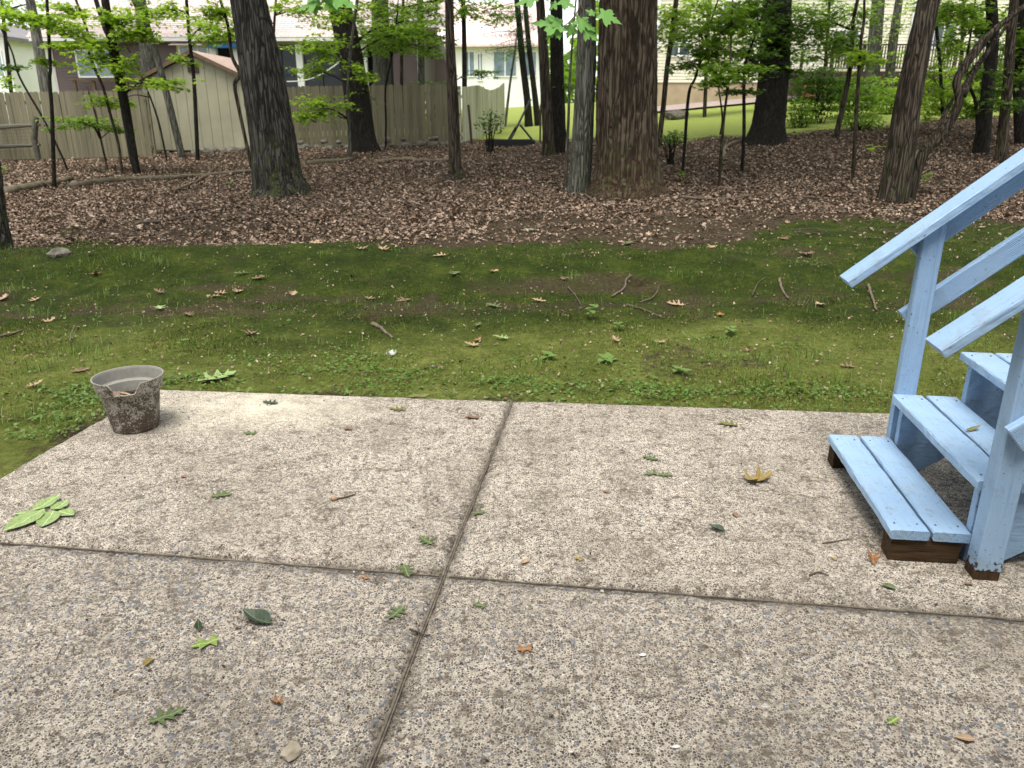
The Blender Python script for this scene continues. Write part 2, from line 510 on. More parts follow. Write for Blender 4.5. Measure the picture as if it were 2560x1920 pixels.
def m_glass(name, c=(.03, .04, .05)):
    m, t, b = mat(name, .06, .6)
    k = NT(t)
    k.link(k.ramp(k.noise(k.coord(), 1.5, 2), [(.3, c), (.7, tuple(x * 2 for x in c))]), b.inputs['Base Color'])
    return m
M = dict(
    paint=m_paint(), paint_post=m_paint("worn_blue_post_paint", 1.0, (60, 60, 2.2), (1, 1, .12)), concrete=m_concrete(), concrete_worn=m_concrete("worn_aggregate_concrete", 1.0), ground=m_ground(), pot=m_pot(),
    chips=m_litter("aggregate_chips", [(.12, .125, .135), (.17, .175, .19), (.06, .052, .048), (.22, .225, .24), (.13, .13, .135), (.30, .26, .20), (.08, .062, .05), (.155, .16, .17), (.40, .385, .36)], .75),
    joint=m_wood("grey_joint_strip", (.06, .05, .04), (.22, .19, .15), (60, 60, 60), green=None),
    bark_grey=m_bark("grey_furrowed_bark", (.028, .025, .020), (.165, .152, .128), moss=.6),
    bark_oak=m_bark("oak_bark_with_red_foot", (.034, .024, .015), (.19, .148, .105), red=(.075, .042, .024), moss=.3, scale=7),
    bark_pale=m_bark("pale_grey_bark", (.085, .083, .066), (.32, .31, .255), moss=.25, scale=14),
    bark_brown=m_bark("brown_bark", (.035, .026, .018), (.19, .155, .115), moss=.3, scale=11),
    bark_dark=m_bark("dark_sapling_bark", (.018, .016, .012), (.085, .075, .058), scale=22),
    bark_mottle=m_bark("mottled_pale_bark", (.13, .125, .10), (.42, .40, .34), scale=10),
    leaf_bright=m_leaf("bright_green_leaves", [(.17, .28, .022), (.25, .38, .035), (.33, .46, .07), (.20, .33, .03)], .62),
    leaf_mid=m_leaf("mid_green_leaves", [(.08, .16, .02), (.15, .26, .03), (.22, .34, .045), (.11, .20, .025)], .62),
    leaf_dark=m_leaf("dark_green_leaves", [(.045, .10, .02), (.08, .155, .028), (.13, .22, .035), (.06, .12, .025)], .58),
    leaf_canopy=m_leaf("canopy_leaves", [(.05, .11, .015), (.09, .17, .02), (.07, .14, .02)], .4),
    leaf_maple=m_leaf("maple_leaves", [(.10, .24, .05), (.15, .31, .07), (.12, .27, .06)], .35),
    needle=m_leaf("hemlock_needles", [(.018, .05, .02), (.03, .075, .028), (.05, .10, .035)], .3),
    grass=m_leaf("grass_blades", [(.06, .13, .016), (.10, .18, .02), (.14, .22, .04), (.20, .24, .07)], .3),
    moss=m_leaf("shaded_moss_fronds", [(.018, .033, .004), (.042, .064, .007), (.075, .10, .011), (.11, .118, .022)], .2, .9),  # ridge moss: its darkness is partly painted canopy shade
    turf=m_leaf("yellow_turf_fronds", [(.055, .072, .010), (.12, .147, .023), (.185, .212, .038), (.28, .28, .095)], .25, .9),
    weed=m_leaf("weed_leaves", [(.06, .12, .02), (.10, .18, .03), (.15, .24, .06), (.08, .14, .02)], .3),
    litter=m_litter("dead_leaf_litter", [(.028, .018, .012), (.12, .075, .046), (.24, .16, .105), (.06, .038, .025), (.36, .26, .185), (.13, .083, .055), (.44, .345, .265), (.045, .03, .02), (.20, .135, .092), (.32, .235, .17)]),
    twig=m_wood("dry_twig", (.05, .038, .028), (.17, .135, .10), (30, 30, 30)),
    log=m_wood("rotting_log", (.07, .055, .04), (.22, .18, .135), (8, 8, 8), green=(.05, .06, .02)),
    fence=m_wood("weathered_fence_boards", (.125, .11, .072), (.27, .24, .165), (30, 30, 1.2), green=(.075, .082, .04)),
    fence_pale=m_wood("pale_fence_boards", (.40, .39, .28), (.52, .52, .39), (20, 20, 1.2), green=(.36, .38, .23)),
    rail=m_wood("grey_split_rail", (.06, .055, .045), (.17, .155, .125), (2, 30, 30), green=(.05, .06, .03)),
    rawwood=m_wood("damp_raw_timber", (.015, .010, .006), (.075, .045, .022), (8, 70, 70), bump=.8),
    shed=m_simple("tan_shed_paint", (.31, .295, .205), .8, .2, .12, 1.6), shedtrim=m_simple("brown_trim", (.13, .085, .055), .8, .2, .2),
    brown_siding=m_simple("brown_grey_siding", (.13, .098, .094), .7, .2, .1, 1.0), pink_siding=m_simple("pale_siding", (.52, .46, .44), .7, .2, .08, 1.0),
    cream_siding=m_simple("cream_siding", (.72, .69, .54), .7, .2, .08, .8), white=m_simple("white_trim_paint", (.78, .78, .75), .6, .3, .05, 2.0),
    white_wall=m_simple("white_house_wall", (.80, .80, .78), .7, .2, .04, .5), tan_wall=m_simple("tan_foundation", (.38, .30, .20), .9, .2, .15, 2.0),
    roof=m_shingle("pale_rose_shingles", [(.60, .49, .46), (.70, .60, .56), (.40, .32, .30)], .32, .145), roof_grey=m_simple("grey_roof", (.22, .21, .21), .9, .1, .15, 3),
    roof_red=m_simple("hazed_red_roof", (.74, .58, .53), .9, .1, .2, 2), screen=m_simple("dark_porch_screen", (.025, .03, .037), .35, .4, .2, 1.5),  # roof red is lightened to stand for distance haze
    glass=m_glass("window_glass"), glass2=m_glass("pale_window_glass", (.12, .16, .19)), blue=m_simple("blue_awning", (.03, .12, .30), .7, .2, .1),
    deck_brown=m_simple("dark_brown_deck_stain", (.055, .038, .030), .8, .2, .25, 4), terracotta=m_simple("terracotta", (.34, .15, .09), .8, .2, .15),
    path=m_rock("pinkish_paving", (.24, .19, .17), (.36, .29, .26)), rock=m_rock("grey_fieldstone", (.05, .045, .036), (.20, .18, .145)), rock_pale=m_rock("pale_stone", (.34, .32, .29), (.55, .53, .49)),
    black=m_simple("black_plastic", (.012, .012, .012), .6, .3, .3), darkmetal=m_simple("dark_metal_pole", (.05, .05, .052), .5, .5, .2, 8, .6),
    rope=m_simple("white_cotton_rope", (.75, .75, .73), .9, .1, .08), garage=m_simple("pale_blue_garage_door", (.62, .70, .74), .6, .3, .05),
    soil=m_rock("potting_soil", (.02, .014, .01), (.07, .05, .035)),
    nail=m_simple("painted_over_nail", (.10, .13, .17), .5, .4, .2, 30),
    wire=m_simple("rusted_wire", (.09, .075, .06), .7, .3, .2))

# ------------------------------------------------------------------ ground
def axis(dense0, dense1, step, lo, hi, g=1.09):
    a = list(np.arange(dense0, dense1, step))
    s, v = step, dense1
    while v < hi: a.append(v); s *= g; v += s
    a.append(hi)
    s, v, b = step, dense0 - step, []
    while v > lo: b.append(v); s *= g; v -= s
    b.append(lo)
    return np.array(b[::-1] + a)
xs = axis(-7.5, 7.5, .05, -420, 420)
ys = axis(3.6, 10.6, .035, -120, 620, 1.07)
X, Y = np.meshgrid(xs, ys)
Z = ht(X, Y)
nx, ny = len(xs), len(ys)
idx = np.arange(nx * ny).reshape(ny, nx)
F = np.stack([idx[:-1, :-1], idx[:-1, 1:], idx[1:, 1:], idx[1:, :-1]], -1).reshape(-1, 4)
me = mesh_np("ground", np.stack([X, Y, Z], -1).reshape(-1, 3), F, True)
def cover(x, y):
    """moss share and lawn share of the ground at a place"""
    n = fbm(x * .9, y * .9, 11); n2 = fbm(x * 2.6, y * 2.6, 15)
    lim = 9.6 + .55 * vn(x * .55, y * 0, 8) + .45 * vn(x * 1.7, y * 0, 18) + .45 * n + 1.3 * sstep(1.5, 4.5, x)
    moss = 1 - sstep(lim - .6, lim + .6, y)
    bare = np.exp(-((y - 6.95 - .3 * vn(x * .7, 0 * y, 21)) / .55) ** 2) * (.8 + .6 * n2)     # trodden strip before the ridge
    bare = bare + .6 * sstep(.35, .9, n2) + .7 * sstep(.45, 1.0, n)
    bare = bare + .8 * np.exp(-((patio_in(x, y) + .05) / .09) ** 2) * (.4 + .5 * n2)
    moss = np.clip(moss - np.clip(bare, 0, 1) * .62, 0, 1)
    t = x / np.maximum(y, 4)
    edge = np.interp(t, [-.7, -.3, -.06, .0, .12, .2, .33, .42, .7], [30, 29, 29, 25.5, 25, 22, 21.5, 22.5, 24.5])
    lawn = sstep(edge - .4, edge + .8, y + .8 * n)
    return moss, lawn
def unshaded_turf(x, y):                       # yellower turf near the patio; ridge moss darkened for canopy shade
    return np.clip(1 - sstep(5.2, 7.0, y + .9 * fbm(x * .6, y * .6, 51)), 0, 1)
mo, la = cover(X, Y)
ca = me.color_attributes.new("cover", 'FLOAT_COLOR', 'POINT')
ca.data.foreach_set("color", np.stack([mo, la, unshaded_turf(X, Y), 0 * mo + 1], -1).astype(np.float32).ravel())
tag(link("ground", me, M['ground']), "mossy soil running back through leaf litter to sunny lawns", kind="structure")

# ------------------------------------------------------------------ patio of four slabs
P_C = isect(L_joint, L_cross)
P_J = isect(L_joint, L_far)
P_FL = isect(L_far, L_left)
P_L = isect(L_cross, L_left)
dj, dx = L_joint[1], L_cross[1]
if dj.y > 0: dj = -dj
if dx.x < 0: dx = -dx
dl = L_left[1] if L_left[1].y < 0 else -L_left[1]
fdir = L_far[1] if L_far[1].x > 0 else -L_far[1]
P_FR = P_J + fdir * 4.4
P_R = P_C + dx * 4.4
P_NC, P_NL, P_NR = P_C + dj * 3.4, P_L + dl * 3.4, P_R + dj * 3.4
patio = thing("patio", "exposed aggregate concrete patio of four slabs", None)
patio["kind"] = "structure"
def slab(a, b, c, d, n=70, cm='concrete'):              # corners in order; each edge pulled in a little and made uneven
    ctr = (a + b + c + d) / 4
    a, b, c, d = [p + (ctr - p).normalized() * .008 for p in (a, b, c, d)]
    u = np.linspace(0, 1, n)
    e = np.minimum.reduce([np.tile(u, (n, 1)), np.tile(1 - u, (n, 1)), np.tile(u[:, None], (1, n)), np.tile(1 - u[:, None], (1, n))])
    U, W = np.meshgrid(u, u)
    gx = lambda k: (a[k] * (1 - U) + b[k] * U) * (1 - W) + (d[k] * (1 - U) + c[k] * U) * W
    x, y = gx(0), gx(1)
    ed = (e < 1e-6)
    jit = .007
    x = x + ed * jit * vn(x * 22, y * 22, 31) ; y = y + ed * jit * vn(x * 22, y * 22, 33)
    z = -.011 * ed + .002 * vn(x * 3, y * 3, 35) - .003 * np.clip(vn(x * 30, y * 30, 36), 0, 1) * (e < .02)
    V = np.stack([x, y, z], -1).reshape(-1, 3)
    id_ = np.arange(n * n).reshape(n, n)
    F = np.stack([id_[:-1, :-1], id_[:-1, 1:], id_[1:, 1:], id_[1:, :-1]], -1).reshape(-1, 4)
    ring = list(id_[0, :]) + list(id_[1:, -1]) + list(id_[-1, -2::-1]) + list(id_[-2:0:-1, 0])
    low = V[ring].copy(); low[:, 2] = -.12
    k = len(ring)
    S = np.array([[ring[i], len(V) + i, len(V) + (i + 1) % k, ring[(i + 1) % k]] for i in range(k)])
    o = link("slab", mesh_np("slab", np.vstack([V, low]), np.vstack([F, S]), True), M[cm], patio)
    return o
slabs = [slab(P_L, P_C, P_J, P_FL), slab(P_C, P_R, P_FR, P_J), slab(P_NL, P_NC, P_C, P_L, 70, 'concrete_worn'), slab(P_NC, P_NR, P_R, P_C, 70, 'concrete_worn')]
def strip(p, q, wd, z):                  # old fibre strip lying in a joint
    n = 60
    d = (q - p).normalized(); s = Vector((-d.y, d.x))
    mb = MB(); v = []; f = []
    for i in range(n + 1):
        c = p.lerp(q, i / n)
        off = .004 * noise.noise((i * .37, p.x, 0)); ww = wd * (1 + .35 * noise.noise((i * .9, p.y, 3)))
        for k, (a, h) in enumerate(((-1, -.05), (-1, 0), (-.3, -.003), (-.05, -.008), (.2, -.002), (1, 0), (1, -.05))):
            r = c + s * (off + a * ww / 2)
            v.append((r.x, r.y, z + h + .002 * noise.noise((i * .8, k, 1))))
        if i < n:
            f += [((i) * 7 + k, i * 7 + k + 1, (i + 1) * 7 + k + 1, (i + 1) * 7 + k) for k in range(6)]
    return mb.add(v, f).build("joint_strip", M['joint'], patio)
strip(P_NC, P_J, .015, -.003)
strip(P_C + dx * .02, P_R, .009, -.007); strip(P_L, P_C - dx * .02, .009, -.007)
# stone chips standing proud of the worn cement
def chips(parent, n, rect, smin, smax, seed, quad):
    rng = np.random.default_rng(seed)
    a, b, c, d = [np.array(p) for p in quad]
    V = []; F = []
    U = .006 + .988 * rng.random(n); W = .007 + .986 * rng.random(n)
    p = (a * (1 - U[:, None]) + b * U[:, None]) * (1 - W[:, None]) + (d * (1 - U[:, None]) + c * U[:, None]) * W[:, None]
    keep = (p[:, 1] > 1.15) & (np.abs(p[:, 0]) < p[:, 1] * .85 + .5) & (vn(p[:, 0] * 1.5, p[:, 1] * 1.5, 77) + .8 * (3.2 - p[:, 1]) > rng.random(n) * 2 - 1.2)
    p = p[keep]; m = len(p); K = 6
    s = (smin + (smax - smin) * rng.random(m) ** 2.2) * .5
    th0 = rng.random(m) * 6.28; asp = .45 + .55 * rng.random(m); rot = rng.random(m) * 6.28
    top = []; bot = []
    for k in range(K):
        th = th0 + k * 2 * math.pi / K + rng.normal(0, .22, m)
        rr = s * (1 + rng.normal(0, .16, m))
        x, y = np.cos(th) * rr, np.sin(th) * rr * asp
        xr, yr = x * np.cos(rot) - y * np.sin(rot), x * np.sin(rot) + y * np.cos(rot)
        top.append(np.stack([p[:, 0] + xr * .86, p[:, 1] + yr * .86, .0012 + 0 * xr + rng.normal(0, .0004, m)], -1))
        bot.append(np.stack([p[:, 0] + xr, p[:, 1] + yr, -.003 + 0 * xr], -1))
    V = np.stack(top + bot, 1).reshape(-1, 3)
    off = (np.arange(m) * 2 * K)[:, None, None]
    tri = np.array([[0, i, i + 1] for i in range(1, K - 1)] + sum([[[i, K + i, K + (i + 1) % K], [i, K + (i + 1) % K, (i + 1) % K]] for i in range(K)], []))
    F = (tri[None] + off).reshape(-1, 3)
    o = link("aggregate_chips", mesh_np("aggregate_chips", V, F), M['chips'], parent)
    return tag(o, kind="stuff")
chips(slabs[0], 9000, None, .005, .013, 1, (P_L, P_C, P_J, P_FL))
chips(slabs[1], 9000, None, .005, .013, 2, (P_C, P_R, P_FR, P_J))
chips(slabs[2], 26000, None, .006, .0195, 3, (P_NL, P_NC, P_C, P_L))
chips(slabs[3], 28000, None, .006, .0195, 4, (P_NC, P_NR, P_R, P_C))
M['rock_tan'] = m_rock("tan_stone", (.22, .18, .13), (.42, .37, .28))
# ------------------------------------------------------------------ blue wooden steps
ST_YAW, ST_O = .1265, Vector((1.430, 2.571))
ST_W, ST_Z1, ST_RUN, ST_RISE = .924, .138, .264, .2207
sA = Vector((math.cos(ST_YAW), -math.sin(ST_YAW))); sL = Vector((math.sin(ST_YAW), math.cos(ST_YAW)))
def sp_(a, b, z):
    p = ST_O + sA * a + sL * b
    return Vector((p.x, p.y, z))
def board(name, p0, p1, wdir, wd, th, m, parent, seg=14, wear=.0025, bev=.003):
    """plank from p0 to p1 (centre line); wdir is the direction of its width; own long axis is local X"""
    p0, p1 = Vector(p0), Vector(p1)
    X_ = (p1 - p0).normalized(); L = (p1 - p0).length
    Y_ = (Vector(wdir) - X_ * X_.dot(Vector(wdir))).normalized(); Z_ = X_.cross(Y_)
    v = []; f = []
    sd = random.random() * 99
    prof = [(-1, -1, 0, 1), (-1, -1, 1, 0), (-1, 1, 1, 0), (-1, 1, 0, 1), (1, 1, 0, 1), (1, 1, 1, 0), (1, -1, 1, 0), (1, -1, 0, 1)]
    pr = []
    hw, ht_ = wd / 2, th / 2
    for sy, sz in ((-1, -1), (1, -1), (1, 1), (-1, 1)):
        pass
    ring = [(-hw, -ht_ + bev), (-hw + bev, -ht_), (hw - bev, -ht_), (hw, -ht_ + bev), (hw, ht_ - bev), (hw - bev, ht_), (-hw + bev, ht_), (-hw, ht_ - bev)]
    n = len(ring)
    for i in range(seg + 1):
        x = L * i / seg
        endk = .75 if i in (0, seg) else 1
        for k, (y, z) in enumerate(ring):
            dy = wear * noise.noise((x * 7 + sd, k // 2 * 3.1, 1.0)) + .6 * wear * noise.noise((x * 31 + sd, k * 1.7, 5.0))
            dz = wear * .5 * noise.noise((x * 6 + sd, k * 1.3, 9.0))
            if i == 0: xx = x + bev * (0 if k % 2 else .0)
            else: xx = x
            v.append((xx, y + dy, z + dz))
    for i in range(seg):
        for k in range(n):
            f.append((i * n + k, i * n + (k + 1) % n, (i + 1) * n + (k + 1) % n, (i + 1) * n + k))
    f.append(tuple(range(n - 1, -1, -1))); f.append(tuple(seg * n + k for k in range(n)))
    me = bpy.data.meshes.new(name); me.from_pydata(v, [], f); me.update()
    o = link(name, me, m, parent)
    W = Matrix((X_, Y_, Z_)).transposed().to_4x4(); W.translation = p0
    o.matrix_local = (Matrix.Translation(parent.location).inverted() @ W) if parent is not None else W
    return o
st_loc = sp_(0, ST_W / 2, 0)
stairs = thing("wooden_steps", "light blue painted wooden steps with handrails on the right of the patio", "steps", st_loc)
NST = 5
A3 = Vector((sA.x, sA.y, 0)); L3 = Vector((sL.x, sL.y, 0)); Z3 = Vector((0, 0, 1))
for k in range(NST):
    zt = ST_Z1 + ST_RISE * k
    for j in (0, 1):
        ac = ST_RUN * k + .07 + j * .15
        b0, b1 = (-.0, ST_W) if k == 0 else (0.0, ST_W)
        o = board("tread_board", sp_(ac, b0 + random.uniform(-.004, .004), zt - .019), sp_(ac + random.uniform(-.002, .002), b1, zt - .019), A3, .137, .038, M['paint'], stairs, 26, .004, .005)
        for xx in (.055, ST_W - .055):    # nail heads
            for yy in (-.04, .04):
                nl = MB().tube([(xx, yy + random.uniform(-.006, .006), -.018), (xx, yy, -.0215)], [.0045, .004], 8).build("nail_head", M['nail'], o)
for b0 in (.035, ST_W - .073):            # two notched side timbers
    poly = [(ST_RUN + .03, 0.004)]
    for k in range(1, NST):
        poly += [(ST_RUN * k + .03, ST_Z1 + ST_RISE * k - .0385), (ST_RUN * (k + 1) + (.027 if k < NST - 1 else .06), ST_Z1 + ST_RISE * k - .0385)]
    sl = ST_RISE / ST_RUN
    poly += [(ST_RUN * NST + .06, ST_Z1 + ST_RISE * (NST - 1) - .33), (ST_RUN + .03 + .13, .004)]
    mb = MB().prism(poly, lambda a, z: sp_(a, b0, z), lambda a, z: sp_(a, b0 + .038, z))
    o = mb.build("side_timber", M['paint'], stairs, org=st_loc)
    bevel(o, .003)
for bb in (.055, ST_W - .05):            # raw blocks under the first tread
    board("timber_block", sp_(.012, bb, .049), sp_(.262, bb, .049), L3, .089, .098, M['rawwood'], stairs, 8, .004, .006)
# posts
ap = ST_RUN + .062
def zfor(a, b, py):
    lo, hi = 0, 3
    for _ in range(40):
        m_ = (lo + hi) / 2
        if proj(sp_(a, b, m_))[1] > py: lo = m_
        else: hi = m_
    return lo
bf, bn = ST_W + .022, -.047
ZP = (zfor(ap, bf, 566), zfor(ap, bf, 566) - .05)
zf = ZP[0]
slope = ST_RISE / ST_RUN
SD = (A3 + Z3 * slope).normalized()
NRM = (Z3 - SD * SD.z).normalized()
zn = zf - .0
for bc, th, nm in ((bf, .045, 0), (bn, .082, 1)):
    zf = ZP[nm]
    # post with a slanted head, foot bare brown on the near one
    z0 = .035 if nm else .003
    poly = [(ap - .045, z0), (ap + .045, z0), (ap + .045, zf + .045 * slope - .004), (ap - .045, zf - .045 * slope - .004)]
    o = MB().prism(poly, lambda a, z: sp_(a, bc - th / 2, z), lambda a, z: sp_(a, bc + th / 2, z)).build("post", M['paint_post'], stairs, org=st_loc)
    bevel(o, .004)
    if nm:
        board("bare_post_foot", sp_(ap - .002, bc, .001), sp_(ap - .002, bc, .0345), A3, .089, .08, M['rawwood'], stairs, 3, .002)
    # top end post far out to the right, carrying the upper end of the rails
    ae = ST_RUN * NST + .02
    ze = zf + (ae - ap) * slope
    o = MB().prism([(ae - .045, .003), (ae + .045, .003), (ae + .045, ze + .045 * slope - .004), (ae - .045, ze - .045 * slope - .004)], lambda a, z: sp_(a, bc - th / 2, z), lambda a, z: sp_(a, bc + th / 2, z)).build("post", M['paint'], stairs, org=st_loc)
    # cap rail (flat), under-rail and middle rail (on edge)
    target = (2105, 670) if not nm else (2320, 852)
    bl = bc + .07
    best = min((abs(proj(sp_(a, bl, zf + .04 + (a - ap) * slope))[0] - target[0]), a) for a in np.arange(-.4, .3, .004))[1]
    a0, a1 = best, ae + .12
    cz = .004 + .019 / SD.dot(A3) * 1.0
    P0 = sp_(a0, bc, zf + (a0 - ap) * slope + cz); P1 = sp_(a1, bc, zf + (a1 - ap) * slope + cz)
    board("cap_rail", P0, P1, L3, .140, .038, M['paint'], stairs, 40, .003, .004)
    side = th / 2 + .0205
    def edge_rail(name, drop, ast):
        q0 = sp_(ast, bc + (side if not nm else -side), zf + (ast - ap) * slope - drop); q1 = sp_(ae + .05, bc + (side if not nm else -side), zf + (ae + .05 - ap) * slope - drop)
        return board(name, q0, q1, NRM, .098, .038, M['paint'], stairs, 40, .003, .006)
    edge_rail("under_rail", .062, ap - .060)
    edge_rail("middle_rail", .40 if not nm else .50, ap - .042 if not nm else ap - .03)

# ------------------------------------------------------------------ cracked flower pot
pc_ = flat(341, 1066)
pot = thing("flower_pot", "grey plastic flower pot with broken rim and dark lichen at the patio corner", "flower pot", (pc_.x, pc_.y, .002))
def lathe_pot():
    seg = 120
    r_at = lambda z: .130 + (z / .325) * .046
    prof = [(.0, .004), (.118, .004), (.128, 0.0)] + [(r_at(z), z) for z in (.012, .035)] + [(r_at(.0375) + .0025, .0395), (r_at(.045), .042)] + [(r_at(z), z) for z in (.08, .13, .18, .235)] + [(r_at(.242) + .001, .2425), (r_at(.243) + .015, .2435), (r_at(.247) + .0165, .248)] + [(r_at(z) + .0165, z) for z in (.255, .265, .275, .285, .295, .305, .315)] + [(r_at(.325) + .020, .322), (r_at(.325) + .0195, .3265), (r_at(.325) + .013, .326)] + [(r_at(z) + .0105, z) for z in (.315, .305, .295, .285, .275, .265, .255)] + [(r_at(.246) + .006, .248), (r_at(.24) - .004, .243)] + [(r_at(z) - .006, z) for z in (.2, .15, .12)] + [(0.0, .118)]
    fa = math.atan2(-pc_.y, -pc_.x)          # towards the viewer
    v = []; f = []
    cut = {}
    for i in range(seg):
        th = 2 * math.pi * i / seg
        d = math.degrees((th - fa + math.pi) % (2 * math.pi) - math.pi)   # + is to the viewer's right
        k = 1.0
        ztop = .5
        if -34 < d < 17:
            t = (d + 34) / 51
            ztop = .262 + .06 * max(0, (t - .80) / .20) ** .8 + .005 * noise.noise((d * .35, 2.0, 1.0))
            if t < .12: ztop = .318 - .3 * t
        cut[i] = ztop
        for j, (r, z) in enumerate(prof):
            zz = min(z, ztop) if z > .25 else z
            rr = r * (1 + .008 * math.sin(2 * th + 1))
            v.append((rr * math.cos(th), rr * math.sin(th), zz))
    n = len(prof)
    for i in range(seg):
        i2 = (i + 1) % seg
        for j in range(n - 1):
            f.append((i * n + j, i2 * n + j, i2 * n + j + 1, i * n + j + 1))
    return MB().add(v, f)
lathe_pot().build("pot_body", M['pot'], pot)
mb = MB()
fa = math.atan2(-pc_.y, -pc_.x)
sv = [(0, 0, .185)]
for i in range(40):
    th = 2 * math.pi * i / 40
    sv.append((.153 * math.cos(th), .153 * math.sin(th), .182 + .006 * noise.noise((i * .8, 0, 0))))
mb.add(sv, [(0, 1 + i, 1 + (i + 1) % 40) for i in range(40)]).build("soil", M['soil'], pot)

pot.scale = (.9, .9, .9)
# ------------------------------------------------------------------ leaf shapes
def leaf_mesh(half, scale, curl=.2, cup=.3, seed=0, stem=0.25, twist=0.0, fold=0.0):
    """half outline (x, y, m): outline point and the place on the midrib it joins; mirrored, curled"""
    v = []; f = []
    n = len(half)
    def bend(x, y):
        z = cup * x * x + curl * (y - .4) ** 2 + .05 * noise.noise((x * 4 + seed, y * 4, seed)) + fold * abs(x) + twist * x * (y - .5)
        return (x * scale, y * scale, z * scale)
    for x, y, m_ in half:
        v += [bend(0, m_), bend(x, y), bend(-x * (1 + .12 * noise.noise((y * 3, seed, 2))), y)]
    for i in range(n - 1):
        a, b = i * 3, i * 3 + 3
        f += [(a, a + 1, b + 1, b), (a, b, b + 2, a + 2)]
    o = MB().add(v, f)
    if stem:
        p = [bend(0, 0), bend(.02, -stem * .5), bend(.05, -stem)]
        o.tube(p, [.010 * scale, .008 * scale, .009 * scale], 5)
    # settle on the ground
    zs = min(p[2] for p in o.v)
    o.v = [(p[0], p[1], p[2] - zs + .0015) for p in o.v]
    return o
OAK = [(.015, 0, 0), (.10, .06, .05), (.22, .10, .10), (.10, .17, .14), (.09, .22, .19), (.40, .33, .24), (.38, .40, .28), (.30, .39, .33), (.12, .40, .38), (.11, .46, .43), (.36, .66, .5), (.30, .68, .55), (.20, .64, .60), (.09, .66, .64), (.10, .74, .72), (.20, .88, .78), (.10, .86, .84), (.03, .97, .93), (.0, 1.0, .99)]
OVATE = [(.01, 0, 0), (.12, .08, .08), (.21, .22, .2), (.25, .38, .36), (.23, .55, .53), (.17, .72, .7), (.08, .88, .87), (.0, 1, 1)]
MAPLE = [(.01, 0, 0), (.20, -.08, .02), (.34, -.10, .05), (.42, .02, .10), (.30, .10, .14), (.30, .16, .16), (.52, .24, .2), (.60, .34, .24), (.66, .48, .28), (.50, .46, .32), (.42, .50, .36), (.40, .58, .40), (.30, .52, .44), (.16, .46, .48), (.18, .60, .56), (.26, .70, .62), (.16, .74, .70), (.12, .86, .80), (.05, .94, .92), (.0, 1.05, 1.05)]
FRAG = [(.01, 0, 0), (.16, .05, .05), (.42, .10, .12), (.24, .22, .2), (.12, .30, .3), (.20, .5, .42), (.46, .74, .5), (.22, .70, .62), (.10, .74, .72), (.12, .9, .86), (.0, .98, .97)]
def lmat(key, c, vein):
    if key not in M: M[key] = m_onel(key, c, vein)
    return M[key]
LM = {
    'green': lmat("fresh_green_leaf", (.085, .115, .04), (.18, .22, .095)),
    'bright': lmat("yellow_green_leaf", (.17, .24, .045), (.36, .42, .16)),
    'dark': lmat("dark_green_leaf", (.035, .055, .028), (.10, .13, .07)),
    'olive': lmat("olive_leaf", (.13, .13, .035), (.24, .22, .09)),
    'mustard': lmat("mustard_brown_leaf", (.24, .17, .045), (.34, .26, .1)),
    'tan': lmat("dry_tan_leaf", (.33, .22, .13), (.42, .31, .2)),
    'brown': lmat("dry_brown_leaf", (.17, .10, .06), (.27, .18, .11)),
    'pale': lmat("pale_green_leaf", (.21, .29, .10), (.42, .50, .22)),
    'orange': lmat("orange_brown_leaf", (.28, .13, .05), (.36, .2, .09)),
    'white': lmat("pale_leaf_scrap", (.6, .62, .58), (.7, .7, .66)),
}
def lay_leaf(px, py, shape, size, key, ang, label, cat="leaf", group=None, curl=.15, cup=.3, tilt=(0, 0), stem=.25, fold=0.0, patio_top=True, lift=.004, name="fallen_leaf"):
    p = flat(px, py) if patio_top else gp(px, py)
    o = leaf_mesh(shape, size, curl, cup, random.random() * 50, stem, random.uniform(-.2, .2), fold).build(name, LM[key], None, loc=(0, 0, 0))
    # pixel is the middle of the leaf
    c = Vector((0, size * .45, 0))
    o.rotation_euler = (R(tilt[0]), R(tilt[1]), R(ang))
    o.location = Vector((p.x, p.y, p.z + lift)) - (Matrix.Rotation(R(ang), 3, 'Z') @ c)
    return tag(o, label, cat, group)

for i, (k_, dx_, lb) in enumerate((('brown', -.05, "left brown dead leaf piled in the broken gap of the pot"), ('tan', .0, "tan dead leaf in the middle of the pot's broken gap"), ('brown', .05, "right brown dead leaf piled in the broken gap of the pot"))):
    o = leaf_mesh(OVATE, .07, .5, 1.2, i * 3, 0, 0, .2).build("dead_leaf", LM[k_], None)
    o.location = (pc_.x + .045 + dx_, pc_.y - .10 + .01 * i, .205 + .005 * i); o.rotation_euler = (R(20), R(12 * i - 10), R(70 + 40 * i))
    tag(o, lb, "leaf", "dead leaves in the flower pot")
PL = "leaves fallen on the patio"
lay_leaf(515, 1612, FRAG, .085, 'bright', 118, "bright yellow-green torn leaf lying left of the joint near the dark curled leaf", group=PL, curl=.1)
lay_leaf(415, 1795, OAK, .10, 'green', -58, "green oak leaf lowest and leftmost on the near left slab", group=PL)
lay_leaf(645, 1553, OVATE, .125, 'dark', 62, "large dark green curled leaf with a pale edge on the near left slab", group=PL, curl=.5, cup=1.6, fold=.3, stem=.35)
lay_leaf(497, 1574, OVATE, .05, 'dark', 20, "small crumpled dark leaf just above the yellow-green torn leaf", group=PL, curl=1.2, cup=2.5, fold=.5, stem=0)
lay_leaf(992, 1535, OAK, .085, 'green', 150, "green lobed leaf just left of the joint below the slab crossing", group=PL)
lay_leaf(1065, 1355, OAK, .088, 'green', 40, "green oak leaf left of the joint just above the slab crossing", group=PL, cup=.5)
lay_leaf(1015, 1430, OAK, .088, 'green', 200, "green oak leaf lying across the cross joint beside the slab crossing", group=PL, cup=.9)
